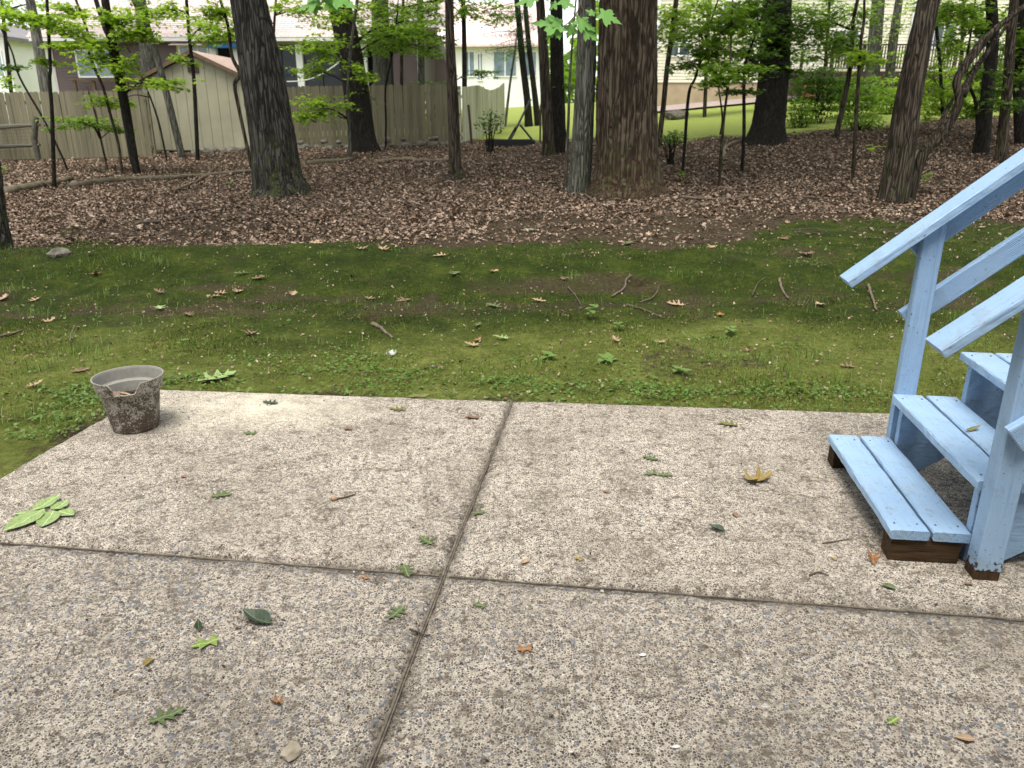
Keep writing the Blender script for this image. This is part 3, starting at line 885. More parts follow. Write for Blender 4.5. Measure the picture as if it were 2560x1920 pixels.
lay_leaf(1197, 1284, FRAG, .055, 'green', -75, "small green leaf just right of the joint on the far right slab", group=PL)
lay_leaf(1199, 1516, FRAG, .05, 'green', 70, "tiny dark green leaf on the near right slab below the cross joint", group=PL)
lay_leaf(552, 1241, OAK, .095, 'green', -80, "narrow green lobed leaf in the middle of the far left slab", group=PL, cup=.7)
lay_leaf(996, 1025, OAK, .105, 'olive', 80, "olive star-like leaf near the far edge of the far left slab", group=PL)
lay_leaf(1045, 993, OVATE, .13, 'olive', -78, "curled olive leaf with long stalk on the far edge of the patio", group=PL, cup=1.4, stem=.5)
lay_leaf(677, 1009, OAK, .10, 'dark', 75, "dark green leaf on the pale patch of the far left slab", group=PL)
lay_leaf(1181, 1046, FRAG, .085, 'brown', 85, "small dark brown leaf left of the joint near the far edge", group=PL, cup=1.0)
lay_leaf(625, 1085, FRAG, .075, 'green', 90, "small green leaf below the dark leaf on the pale patch", group=PL)
lay_leaf(1822, 1063, OAK, .115, 'olive', 70, "olive leaf near the far edge in front of the steps", group=PL, cup=.6)
lay_leaf(1627, 1148, OAK, .085, 'green', 60, "uppermost of three green leaves on the far right slab", group=PL)
lay_leaf(1627, 1187, FRAG, .065, 'green', 100, "left one of the two side by side green leaves on the far right slab", group=PL)
lay_leaf(1662, 1190, OAK, .075, 'green', -100, "right one of the two side by side green leaves on the far right slab", group=PL, stem=.5)
lay_leaf(1895, 1203, FRAG, .14, 'mustard', -70, "large mustard brown curled leaf left of the first step", group=PL, curl=.7, cup=1.0, fold=.25)
lay_leaf(1792, 1327, OVATE, .075, 'dark', 55, "dark green curled leaf on the far right slab below the mustard leaf", group=PL, curl=.6, cup=2.0, fold=.4)
lay_leaf(1315, 1405, OVATE, .05, 'tan', 140, "tan scrap with a stalk just above the cross joint right of the crossing", group=PL, stem=1.2)
lay_leaf(1447, 1400, FRAG, .035, 'mustard', 40, "tiny yellowish scrap above the cross joint", group=PL, stem=0)
lay_leaf(2222, 1470, OVATE, .055, 'green', 60, "small dark green blade lying in front of the near stair post", group=PL, cup=1.0)
lay_leaf(2232, 1806, OAK, .045, 'bright', -60, "small bright green leaf at the lower right of the patio", group=PL)
lay_leaf(2412, 1849, OVATE, .055, 'tan', 80, "small tan leaf scrap at the bottom right of the patio", group=PL, cup=1.2)
lay_leaf(2182, 1402, FRAG, .07, 'orange', 160, "orange tan shrivelled scrap by the timber block of the first step", group=PL, cup=2.0, fold=.5)
lay_leaf(2085, 1400, FRAG, .025, 'mustard', 20, "tiny yellow scrap left of the orange shrivelled scrap", group=PL, stem=0)
lay_leaf(372, 1660, OVATE, .045, 'mustard', 160, "small pale yellow curled chip on the near left slab", group=PL, cup=2.0, fold=.5, stem=0)
lay_leaf(692, 1760, FRAG, .04, 'orange', 80, "small orange brown shrivelled scrap low on the near left slab", group=PL, cup=2.0, fold=.6, stem=0)
lay_leaf(911, 1446, FRAG, .035, 'orange', 50, "tiny rust coloured scrap just below the cross joint", group=PL, stem=0)
lay_leaf(1312, 1626, FRAG, .05, 'orange', 100, "rust coloured crumbled scrap in the middle of the near right slab", group=PL, stem=0)
lay_leaf(1607, 1641, OVATE, .025, 'white', 100, "tiny white scrap in the middle of the near right slab", group=PL, stem=0)
lay_leaf(1690, 1871, OVATE, .022, 'white', 100, "tiny white scrap at the bottom of the near right slab", group=PL, stem=0)
lay_leaf(1515, 1232, OVATE, .04, 'brown', 60, "small dark scrap above the dark green curled leaf", group=PL, stem=0, cup=1.5)
lay_leaf(460, 1194, OVATE, .04, 'brown', 60, "small dark scrap near the pot on the far left slab", group=PL, stem=0, cup=1.5)
lay_leaf(870, 1075, OVATE, .06, 'brown', 80, "short brown scrap below the olive star-like leaf", group=PL, stem=0, cup=2.0)
lay_leaf(2420, 1462, FRAG, .035, 'brown', 80, "small dark brown scrap just below the near stair post", group=PL, stem=0)
lay_leaf(1838, 1290, OVATE, .045, 'brown', 10, "small brown leaf sliver right of the dark green curled leaf", group=PL, stem=0, cup=2.0)
# compound sprig at the left edge
p = flat(95, 1295)
spr = thing("leaf_sprig", "pale green sprig of broad leaflets lying at the left edge of the patio", "leaf sprig", (p.x, p.y, .004), PL)
def sprig_leaf(px, py, qx, qy, wscale, z):
    a, b = flat(px, py), flat(qx, qy)
    d = b - a
    h = [(x * wscale, y, m_) for x, y, m_ in OVATE]
    o = leaf_mesh(h, d.length, .12, .5, random.random() * 9, 0).build("leaflet", LM['pale'], spr)
    o.location = Vector((a.x, a.y, z)) - spr.location
    o.rotation_euler = (R(random.uniform(-3, 3)), 0, math.atan2(d.y, d.x) - math.pi / 2)
sprig_leaf(112, 1279, 10, 1335, 1.1, .006); sprig_leaf(85, 1283, 153, 1246, 1.1, .009)
sprig_leaf(135, 1280, 170, 1254, 1.5, .006); sprig_leaf(135, 1282, 105, 1323, 1.35, .004); sprig_leaf(148, 1281, 186, 1292, 1.3, .004); sprig_leaf(90, 1282, 35, 1287, .9, .004)
q0, q1 = flat(196, 1279), flat(100, 1279)
MB().tube([(q0.x, q0.y, .006), ((q0.x + q1.x) / 2, q0.y + .004, .012), (q1.x, q1.y, .01)], [.0012, .0016, .0015], 6).build("stalk", LM['pale'], spr, org=spr.location)
# twigs and pebbles on the slabs
def twig(pts, rad, label, m='twig', z=.006, on_patio=True, group=None, name="twig", cat="twig", seg=7):
    P = []
    for q in pts:
        g = flat(*q[:2]) if on_patio else gp(*q[:2])
        P.append(Vector((g.x, g.y, g.z + (q[2] if len(q) > 2 else z))))
    C_ = catmull(P, 6) if len(P) > 2 else [P[0].lerp(P[1], i / 6) for i in range(7)]
    n = len(C_)
    C_ = [c + Vector((noise.noise((i * .9, c.x, 1)), noise.noise((i * .9, c.y, 7)), .4 * noise.noise((i * .7, c.x, 9)))) * rad * .9 for i, c in enumerate(C_)]
    o = MB().tube(C_, [rad * (1 - .45 * i / n) for i in range(n)], seg, True, .25).build(name, M[m], None, org=P[0], smooth=True)
    return tag(o, label, cat, group)
TW = "twigs on the patio"
twig([(1024, 1576), (1045, 1583), (1070, 1592)], .0035, "short dark twig lying across the joint below the crossing", group=TW)
twig([(2056, 1361), (2090, 1356), (2121, 1350)], .0028, "thin dark twig left of the timber block of the first step", group=TW)
twig([(2024, 1442), (2042, 1434), (2056, 1436), (2072, 1443)], .004, "bent dark twig below the thin dark twig", group=TW)
twig([(842, 1250), (862, 1246), (890, 1238)], .005, "dark twig with a tan knob in the far left slab", group=TW)
p = flat(834, 1252)
mb = MB(); mb.tube([(p.x - .012, p.y, .012), (p.x - .008, p.y, .012), (p.x + .004, p.y, .012), (p.x + .012, p.y, .012), (p.x + .016, p.y, .012)], [.003, .010, .0125, .009, .003], 10)
tag(mb.build("acorn_cap", LM['tan'], None, org=(p.x, p.y, 0), smooth=True), "tan acorn cap at the left end of the knobbed twig", "acorn cap")
twig([(140, 1655), (158, 1620), (182, 1615), (185, 1640)], .0016, "thin curled brown tendril at the left of the near left slab", group=TW)
twig([(900, 993), (925, 992), (945, 989)], .002, "thin straw along the far edge left of the olive leaf", group=TW)
def rock(p, r, m, label, group=None, name="rock", flatz=.65, sub=2, cat="rock"):
    import bmesh
    bm = bmesh.new()
    bmesh.ops.create_icosphere(bm, subdivisions=sub, radius=1)
    sd = random.random() * 90
    sx, sy = random.uniform(.8, 1.3), random.uniform(.7, 1.1)
    for v in bm.verts:
        n = noise.noise(v.co * 1.3 + Vector((sd, 0, 0))) * .45 + noise.noise(v.co * 3 + Vector((0, sd, 0))) * .15
        v.co = Vector((v.co.x * sx, v.co.y * sy, v.co.z * flatz)) * (1 + n) * r
    me = bpy.data.meshes.new(name); bm.to_mesh(me); bm.free()
    o = link(name, me, m, None, (p[0], p[1], p[2] + r * flatz * .55))
    o.rotation_euler[2] = random.random() * 6
    return tag(o, label, cat, group)
rock(flat(727, 1886), .024, M['rock_tan'], "pale rounded stone at the bottom of the near left slab")
g = gp(978, 888)
rock(g, .036, M['rock_pale'], "pale grey stone on the moss behind the far left slab")
g = gp(1180, 462)
# leaf caught between the boards of the second tread
p = sp_(ST_RUN + .15, ST_W * .52, ST_Z1 + ST_RISE + .002)
o = leaf_mesh([(x * .45, y, m_) for x, y, m_ in OVATE], .085, .3, .6, 3, .2).build("fallen_leaf", LM['olive'], None)
o.location = p; o.rotation_euler = (R(8), R(10), R(-70))
tag(o, "thin olive leaf caught between the boards of the second tread", "leaf")
#@@PART3
# ------------------------------------------------------------------ fences, shed
def picket_mesh(wd, hgt, th, m, ear=.035, name="picket"):
    e = min(ear, wd * .3)
    poly = [(-wd / 2, 0), (wd / 2, 0), (wd / 2, hgt - e), (wd / 2 - e * .8, hgt), (-wd / 2 + e * .8, hgt), (-wd / 2, hgt - e)]
    mb = MB().prism(poly, lambda a, z: (a, -th / 2, z), lambda a, z: (a, th / 2, z))
    me = bpy.data.meshes.new(name); me.from_pydata(mb.v, [], mb.f); me.update(); me.materials.append(m)
    return me
def picket_fence(label, A, B, hgt, wd, m, zoff=-.05, scallop=0.0, cat="fence", back=1):
    A, B = Vector(A), Vector(B)
    d = (B - A); L = d.length; d.normalize()
    ang = math.atan2(d.y, d.x)
    fn = thing("picket_fence", label, cat, (A.x, A.y, gz(A.x, A.y)))
    me = picket_mesh(wd * (.94 if not scallop else .99), hgt, .018, m, .035 if not scallop else .006)
    n = int(L / wd)
    nrm = Vector((-d.y, d.x)) * back
    zl = lambda s: gz(*(A + d * s)) * .0 + (gz(A.x, A.y) * (1 - s / L) + gz(B.x, B.y) * (s / L))
    for i in range(n):
        s = (i + .5) * wd
        p = A + d * s
        o = link("picket", me, None, fn)
        sc = 1.0
        if scallop:
            fr = max(0.0, (s / L - .35) / .65)
            sc = 1 - scallop * math.sin(fr * math.pi)
        o.location = Vector((p.x, p.y, zl(s) + zoff + random.uniform(-.012, .012))) - fn.location
        o.rotation_euler = (random.uniform(-.01, .01), random.uniform(-.007, .007), ang)
        o.scale = (1, random.uniform(.8, 1.2), sc)
    for z in (.3, hgt * .5, hgt - .28):
        a = A + nrm * .03; b = B + nrm * .03
        board("rail", (a.x, a.y, zl(0) + z + zoff), (b.x, b.y, zl(L) + z + zoff), Z3, .089, .038, m, fn, 4)
    k = max(1, int(L / 2.4))
    for i in range(k + 1):
        p = A + d * (L * i / k) + nrm * .10
        board("post", (p.x, p.y, zl(L * i / k) - .4), (p.x, p.y, zl(L * i / k) + hgt - .12), (d.x, d.y, 0), .09, .09, m, fn, 3)
    return fn
a = at(-260, 405, 23.3); b = at(386, 400, 23.4)
picket_fence("weathered wooden picket fence left of the tan shed", a.xy, b.xy, 1.83, .14, M['fence'])
a = at(636, 375, 24.9); b = at(1152, 360, 26.2)
picket_fence("weathered wooden picket fence right of the tan shed", a.xy, b.xy, 1.83, .14, M['fence'])
b2 = at(1262, 330, 32.5)
picket_fence("pale scalloped picket fence catching sunlight beyond the brown one", (a.xy * 0 + at(1158, 360, 26.25).xy), b2.xy, 1.72, .11, M['fence_pale'], scallop=.12)
# tan shed
sx0, sx1, sy = at(381, 382, 24.3).x, at(640, 382, 24.3).x, 24.3
sz = gz(sx0, sy) - .02
shed = thing("garden_shed", "tan garden shed with gabled end and brown roof edge between the fences", "shed", ((sx0 + sx1) / 2, sy, sz))
SW = (sx1 - sx0); EH = 2.12; AH = 2.80; DEP = 3.2
npan = 10
for i in range(npan):                     # grooved siding panels of the gable end
    u0, u1 = -SW / 2 + SW * i / npan + .006, -SW / 2 + SW * (i + 1) / npan - .006
    zt = lambda u: EH + (AH - EH) * (1 - abs(u) / (SW / 2)) - .05
    poly = [(u0, .12), (u1, .12), (u1, zt(u1))] + ([(0, zt(0))] if u0 < -1e-3 and u1 > 1e-3 else []) + [(u0, zt(u0))]
    MB().prism(poly, lambda x, z: (x, -.02, z), lambda x, z: (x, .0, z)).build("siding_panel", M['shed'], shed)
MB().prism([(-SW / 2, .1), (SW / 2, .1), (SW / 2, EH - .06), (0, AH - .06), (-SW / 2, EH - .06)], lambda x, z: (x, .003, z), lambda x, z: (x, DEP, z)).build("body", M['shed'], shed)
for s in (-1, 1):                         # roof slopes with fascia
    ex, ez = s * (SW / 2 + .15), EH - .09
    poly = [(0, AH), (ex, ez), (ex, ez + .07), (0, AH + .08)]
    rf = MB().prism(poly, lambda x, z: (x, -.14, z), lambda x, z: (x, DEP + .15, z)).build("roof_slope", M['roof_grey'] if 0 else m_simple("tan_roof_shingles", (.40, .30, .25), .9, .1, .2, 5) if s > 0 else M['roof_grey'], shed)
    MB().prism([(0, AH - .03), (ex, ez - .03), (ex, ez + .075), (0, AH + .085)], lambda x, z: (x, -.175, z), lambda x, z: (x, -.143, z)).build("fascia", M['shedtrim'], shed)
MB().box(-.16, .16, -.05, -.021, AH - .52, AH - .34).build("vent", M['deck_brown'], shed)
for x0, x1 in ((-SW / 2 - .01, -SW / 2 + .06), (SW / 2 - .06, SW / 2 + .01)):
    MB().box(x0, x1, -.035, -.021, .12, EH - .08).build("corner_trim", M['shed'] if x0 < 0 else M['shedtrim'], shed)
for x in (-1.1, 0, 1.1): MB().box(x - .2, x + .2, .1, .5, -.15, .1).build("foundation_block", M['rock'], shed)
# split-rail fence at the left edge
p = gp(97, 402)
sr = thing("split_rail_fence", "short grey split-rail fence with wire at the far left", "fence", (p.x, p.y, p.z))
pp = at(90, 292, p.y)
MB().tube([(p.x, p.y, p.z - .2), (p.x - .01, p.y, (p.z + pp.z) / 2), (pp.x, p.y, pp.z)], [.085, .08, .078], 8, True, .15).build("post", M['rail'], sr, org=p)
for y0, y1 in ((322, 312), (368, 362)):
    q0, q1 = at(-160, y0 + 6, p.y + .3), at(100, y1, p.y)
    MB().tube([q0, q0.lerp(q1, .33), q0.lerp(q1, .66), q1], [.06, .065, .06, .04], 7, True, .3).build("rail", M['rail'], sr, org=p)
mb = MB()
for i in range(7):
    q0, q1 = at(-160, 330 + i * 9, p.y + .35), at(95, 322 + i * 9, p.y + .06)
    mb.tube([q0, q1], .006, 4)
mb.build("wire_mesh", M['wire'], sr, org=p)
ORD = ['first', 'second', 'third', 'fourth', 'fifth', 'sixth', 'seventh', 'eighth', 'ninth', 'tenth', 'eleventh', 'twelfth', 'thirteenth', 'fourteenth', 'fifteenth', 'sixteenth', 'seventeenth', 'eighteenth', 'nineteenth', 'twentieth']
def nth(i, n):                            # place in a row, counted from the nearer end
    return (ORD[i] + " from the left") if i < (n + 1) // 2 else (ORD[n - 1 - i] + " from the right")
# field stones along the foot of the fence and shed
for i in range(34):
    f_ = i / 33
    px = 498 + f_ * 650 + random.uniform(-8, 8)
    D = np.interp(px, [498, 640, 1150], [23.9, 24.3, 25.6]) - random.uniform(0, .35)
    q = at(px, 380, D); z = gz(q.x, D)
    rock((q.x, D, z - .03), random.uniform(.10, .21), M['rock'], "grey fieldstone, " + nth(i, 34) + " in the row along the fence foot", "stones along the foot of the fence")
for i in range(10):
    px = 650 + 48 * (i + random.random()); D = np.interp(px, [640, 1150], [24.3, 25.7]) - random.uniform(.1, .3)
    q = at(px, 380, D); z = gz(q.x, D)
    rock((q.x, D, z + .16), random.uniform(.09, .15), M['rock'], "upper fieldstone, " + nth(i, 10) + " on top of the row along the fence", "stones along the foot of the fence")

# ------------------------------------------------------------------ houses
def siding_wall(parent, x0, x1, y, z0, z1, m, lap=.11, name="siding_wall", axis='x'):
    """clapboards as a stepped sheet; faces -y (axis x) or the x direction given by axis='+x'/'-x'"""
    n = max(1, int((z1 - z0) / lap)); v = []; f = []
    for i in range(n):
        a, b = z0 + (z1 - z0) * i / n, z0 + (z1 - z0) * (i + 1) / n
        base = len(v)
        for (zz, out) in ((a, -.022), (b, -.002)):
            for xx in (x0, x1):
                v.append((xx, y + out, zz) if axis == 'x' else ((y - out if axis == '+x' else y + out), xx, zz))
        f.append((base, base + 1, base + 3, base + 2))
        for xx in (x0, x1):
            v.append((xx, y - .002, a) if axis == 'x' else ((y - (-.002) if axis == '+x' else y + -.002), xx, a))
        f.append((base, base + 4, base + 5, base + 1))
    return MB().add(v, f).build(name, m, parent, org=parent.location)
def window(parent, x0, x1, y, z0, z1, glass='glass', bars=1, hbar=True):
    fr = MB(); t = .07
    fr.box(x0 - t, x1 + t, y - .07, y - .025, z0 - t, z0); fr.box(x0 - t, x1 + t, y - .07, y - .025, z1, z1 + t)
    fr.box(x0 - t, x0, y - .07, y - .025, z0, z1); fr.box(x1, x1 + t, y - .07, y - .025, z0, z1)
    for i in range(bars):
        xc = x0 + (x1 - x0) * (i + 1) / (bars + 1)
        fr.box(xc - .035, xc + .035, y - .06, y - .03, z0, z1)
    w_ = fr.build("window", M['white'], parent, org=parent.location)
    MB().box(x0, x1, y - .045, y - .031, z0, z1).build("pane", M[glass], w_, org=parent.location)
    return w_
def uvroof(name, parent, quad, m, course=.145, lip=.012):
    """shingle courses as real steps, with metre UVs; quad = eave-left, eave-right, ridge-right, ridge-left"""
    a, b, c, d = [Vector(q) for q in quad]
    L = ((d - a).length + (c - b).length) / 2; n = int(L / course)
    up = (b - a).cross(d - a).normalized()
    v = []; f = []; uv = []
    for i in range(n):
        s0, s1 = i / n, (i + 1) / n
        p0, p1, p2, p3 = a.lerp(d, s0) + up * lip, b.lerp(c, s0) + up * lip, b.lerp(c, s1), a.lerp(d, s1)
        k = len(v)
        v += [p0, p1, p2, p3, a.lerp(d, s0), b.lerp(c, s0)]
        f += [(k, k + 1, k + 2, k + 3), (k + 4, k + 5, k + 1, k)]
        W_ = (b - a).length
        uv += [(0, s0 * L), (W_, s0 * L), (W_, s1 * L), (0, s1 * L), (0, s0 * L), (W_, s0 * L), (W_, s0 * L), (0, s0 * L)]
    o = MB().add(v, f).build(name, m, parent, org=parent.location)
    u = o.data.uv_layers.new(name="UVMap")
    for i, q in enumerate(uv): u.data[i].uv = q
    return o
# brown house behind the left fence
HY = 34.0
hx = lambda px, y=HY, py=130: at(px, py, y).x
hz = lambda py, y=HY: at(600, py, y).z
h1 = thing("brown_house", "brown-sided house with pale rose shingle roof and dark screened porch", "house", (hx(450), HY, gz(hx(450), HY)))
ez = hz(104); xl, xr = hx(128), hx(962)
g0 = gz(hx(450), HY) - .3
siding_wall(h1, xl, hx(442), HY, g0, ez, M['brown_siding'])
siding_wall(h1, HY, HY + 9, xl, g0, ez, M['brown_siding'], axis='-x', name="side_wall")
MB().box(xl - .06, xl + .06, HY - .04, HY + .06, g0, ez).build("corner_board", M['pink_siding'], h1, org=h1.location)
MB().box(hx(442) - .04, hx(985), HY + 2.2, HY + 2.4, g0, ez).build("porch_back_wall", M['screen'], h1, org=h1.location)
MB().box(hx(442), hx(985), HY + .05, HY + 2.2, g0, g0 + 1.3).build("porch_floor", M['deck_brown'], h1, org=h1.location)
for px in (533, 590, 748, 908):
    q = hx(px)
    MB().box(q - .13, q + .13, HY - .1, HY + .16, g0 + 1.3, ez - .1).build("porch_post", M['white'], h1, org=h1.location)
for px in (660, 700, 800, 850):
    q = hx(px)
    MB().box(q - .03, q + .03, HY + .02, HY + .08, g0 + 1.3, ez - .1).build("screen_mullion", M['darkmetal'], h1, org=h1.location)
MB().box(hx(600), hx(905), HY + .03, HY + .07, hz(188), hz(184)).build("porch_rail", M['darkmetal'], h1, org=h1.location)
MB().box(hx(600), hx(905), HY + .09, HY + .12, g0 + 1.3, ez - .1).build("porch_screen", M['screen'], h1, org=h1.location)
MB().box(hx(532), hx(612), HY - .5, HY - .2, hz(122), hz(110)).build("rolled_awning", M['blue'], h1, org=h1.location)
MB().box(xl - .5, xr, HY - .55, HY - .45, ez - .02, ez + .14).build("gutter", M['white'], h1, org=h1.location)
MB().box(xl - .5, xr, HY - .45, HY + .05, ez - .03, ez + .0).build("soffit", M['pink_siding'], h1, org=h1.location)
uvroof("roof", h1, [(xl - .6, HY - .56, ez + .12), (xr, HY - .56, ez + .12), (xr, HY + 5.5, ez + 4.2), (xl - .6, HY + 5.5, ez + 4.2)], M['roof'])
uvroof("roof", h1, [(xr, HY + 11.5, ez + .12), (xl - .6, HY + 11.5, ez + .12), (xl - .6, HY + 5.5, ez + 4.2), (xr, HY + 5.5, ez + 4.2)], M['roof'])
window(h1, hx(192), hx(280), HY, hz(190), hz(128), 'glass2', 1)
window(h1, hx(452), hx(518), HY, hz(138), hz(118), 'glass2', 2)
uvroof("bay_roof", h1, [(hx(438), HY - .6, hz(116)), (hx(522), HY - .6, hz(116)), (hx(516), HY - .02, hz(101)), (hx(442), HY - .02, hz(101))], M['roof'])
for px in (188, 235, 318): MB().box(hx(px) - .06, hx(px) + .06, HY - .5, HY - .4, g0, hz(203)).build("trellis_post", M['shedtrim'], h1, org=h1.location)
MB().box(hx(184), hx(322), HY - .55, HY - .35, hz(203), hz(198)).build("trellis_beam", M['shedtrim'], h1, org=h1.location)
# right wing with pale gable
siding_wall(h1, hx(985), hx(1046), HY - .4, g0, hz(60), M['brown_siding'])
MB().box(hx(1046), hx(1053), HY - .5, HY - .36, g0, hz(40)).build("corner_board", M['white'], h1, org=h1.location)
siding_wall(h1, hx(1056), hx(1092), HY + .6, g0, hz(60), M['pink_siding'])
uvroof("wing_roof", h1, [(hx(960), HY - .9, hz(75)), (hx(1120), HY - .9, hz(75)), (hx(1120), HY + 5, hz(75) + 3), (hx(960), HY + 5, hz(75) + 3)], M['roof'])
MB().prism([(hx(1085), hz(75)), (hx(1125), hz(190)), (hx(1125), g0), (hx(1085), g0)], lambda x, z: (x, HY + .2, z), lambda x, z: (x, HY + 4, z)).build("stair_hood", M['brown_siding'], h1, org=h1.location)
# hammock
a_, b_ = at(718, 204, 31), at(852, 152, 31.5)
hm = thing("hammock", "white rope hammock strung in front of the dark porch", "hammock", a_)
for s in (-.06, .06):
    pts = [a_.lerp(b_, t) + Vector((0, s, -.22 * math.sin(math.pi * t))) for t in np.linspace(0, 1, 14)]
    MB().tube(pts, .016, 5).build("edge_rope", M['rope'], hm, org=a_)
v = []; f = []
for i, t in enumerate(np.linspace(.12, .88, 16)):
    for j, s in enumerate((-.06, 0, .06)):
        v.append(a_.lerp(b_, t) + Vector((0, s, -.22 * math.sin(math.pi * t) - (.02 if j == 1 else 0))))
    if i: f += [((i - 1) * 3 + j, (i - 1) * 3 + j + 1, i * 3 + j + 1, i * 3 + j) for j in (0, 1)]
MB().add(v, f).build("bed_cloth", M['rope'], hm, org=a_)
# cream house on the right
CY = 37.0
cx = lambda px, y=CY: at(px, 120, y).x
cz = lambda py, y=CY: at(1280, py, y).z
h2 = thing("cream_house", "cream clapboard house on the right with a dark deck", "house", (cx(2000), CY, cz(232)))
x0, x1 = cx(1640), cx(2750)
MB().box(x0, x1, CY + .02, CY + .3, cz(240) - 1.2, cz(204)).build("foundation_wall", M['tan_wall'], h2, org=h2.location)
siding_wall(h2, x0, x1, CY, cz(206), cz(206) + 6.2, M['cream_siding'], .13)
siding_wall(h2, CY, CY + 9, x0, cz(206), cz(206) + 6.2, M['cream_siding'], .13, "side_wall", '-x')
MB().box(x0 - .05, x0 + .1, CY - .05, CY + .1, cz(206), cz(206) + 6.2).build("corner_board", M['white'], h2, org=h2.location)
uvroof("roof", h2, [(x0 - .6, CY - .6, cz(206) + 6.2), (x1 + .6, CY - .6, cz(206) + 6.2), (x1 + .6, CY + 4.6, cz(206) + 9), (x0 - .6, CY + 4.6, cz(206) + 9)], M['roof_grey'])
uvroof("roof", h2, [(x1 + .6, CY + 9.8, cz(206) + 6.2), (x0 - .6, CY + 9.8, cz(206) + 6.2), (x0 - .6, CY + 4.6, cz(206) + 9), (x1 + .6, CY + 4.6, cz(206) + 9)], M['roof_grey'])
for (p0, p1, q0, q1) in ((1672, 1722, 138, 108), (2328, 2376, 118, 62), (2080, 2140, 135, 78), (1800, 1840, 60, 5), (2440, 2490, 118, 62)):
    window(h2, cx(p0), cx(p1), CY, cz(q0), cz(q1), 'glass', 1)
MB().box(cx(2266), cx(2275), CY - .14, CY - .03, cz(206), cz(206) + 6.2).build("downspout", M['white'], h2, org=h2.location)
# deck of the cream house
DY = 34.2
dxp = lambda px: at(px, 160, DY).x
dzp = lambda py: at(1280, py, DY).z
deck = thing("back_deck", "dark brown wooden deck with railing and steps on the cream house", "deck", (dxp(2150), DY, gz(dxp(2150), DY)))
zfl = dzp(178)
for i in range(14):
    y_ = DY + .2 * i
    MB().box(dxp(2005), dxp(2540), y_, y_ + .19, zfl - .05, zfl).build("deck_board", M['deck_brown'], deck, org=deck.location)
MB().box(dxp(2005), dxp(2540), DY - .03, DY - .004, zfl - .28, zfl - .0).build("rim_board", M['deck_brown'], deck, org=deck.location)
for px in np.linspace(2005, 2540, 8):
    q = dxp(px)
    MB().box(q - .05, q + .05, DY + .02, DY + .12, gz(q, DY) - .3, dzp(112)).build("post", M['deck_brown'], deck, org=deck.location)
MB().box(dxp(2050), dxp(2540), DY - .02, DY + .16, dzp(113), dzp(110)).build("hand_rail", M['deck_brown'], deck, org=deck.location)
MB().box(dxp(2050), dxp(2540), DY + .03, DY + .09, dzp(172), dzp(169)).build("bottom_rail", M['deck_brown'], deck, org=deck.location)
bal = None
for px in np.arange(2056, 2540, 7.0):
    q = dxp(px)
    if bal is None:
        bal = MB().box(-.018, .018, .04, .08, dzp(170) - deck.location.z, dzp(114) - deck.location.z).build("baluster", M['deck_brown'], deck).data
        deck.children[-1].location = (q - deck.location.x, 0, 0)
    else:
        link("baluster", bal, None, deck, (q - deck.location.x, 0, 0))
for i in range(4):
    zs = zfl - .17 * (i + 1)
    MB().box(dxp(1962), dxp(2004), DY - .28 * (i + 1), DY - .28 * i, zs - .06, zs).build("step", M['deck_brown'], deck, org=deck.location)
for px in (1962, 2004):
    q = dxp(px)
    MB().tube([(q, DY - .05, zfl + .9), (q, DY - 1.15, zfl + .15)], .03, 5).build("stair_rail", M['white'], deck, org=deck.location)
    MB().prism([(DY, zfl - .06), (DY - 1.15, zfl - .75), (DY - 1.15, zfl - 1.0), (DY, zfl - .35)], lambda y, z: (q - .03, y, z), lambda y, z: (q + .03, y, z)).build("stringer", M['deck_brown'], deck, org=deck.location)
q = at(2025, 213, DY - 1.1)
tp = thing("planter", "terracotta planter beside the deck steps of the cream house", "planter", (q.x, q.y, gz(q.x, q.y)))
zb = gz(q.x, q.y)
MB().tube([(q.x, q.y, zb), (q.x, q.y, zb + .02), (q.x, q.y, zb + .5), (q.x, q.y, zb + .51), (q.x, q.y, zb + .58)], [.2, .22, .29, .32, .32], 16).build("tub", M['terracotta'], tp, org=tp.location)
MB().tube([(q.x, q.y, zb + .57), (q.x, q.y, zb + .6)], [.3, .26], 16).build("soil", M['soil'], tp, org=tp.location)
# pinkish paved strip before the cream house
v = []; f = []
xs_ = np.linspace(at(1560, 245, 35).x, at(2120, 245, 33.2).x, 26)
for i, x in enumerate(xs_):
    for y in (32.6, 36.6): v.append((x, y, max(gz(x, y) + .03, gz(x, 33.5) + .03)))
    if i: f.append((2 * i - 2, 2 * i, 2 * i + 1, 2 * i - 1))
tag(MB().add(v, f).build("path", M['path']), "pinkish paved strip before the cream house", kind="structure")
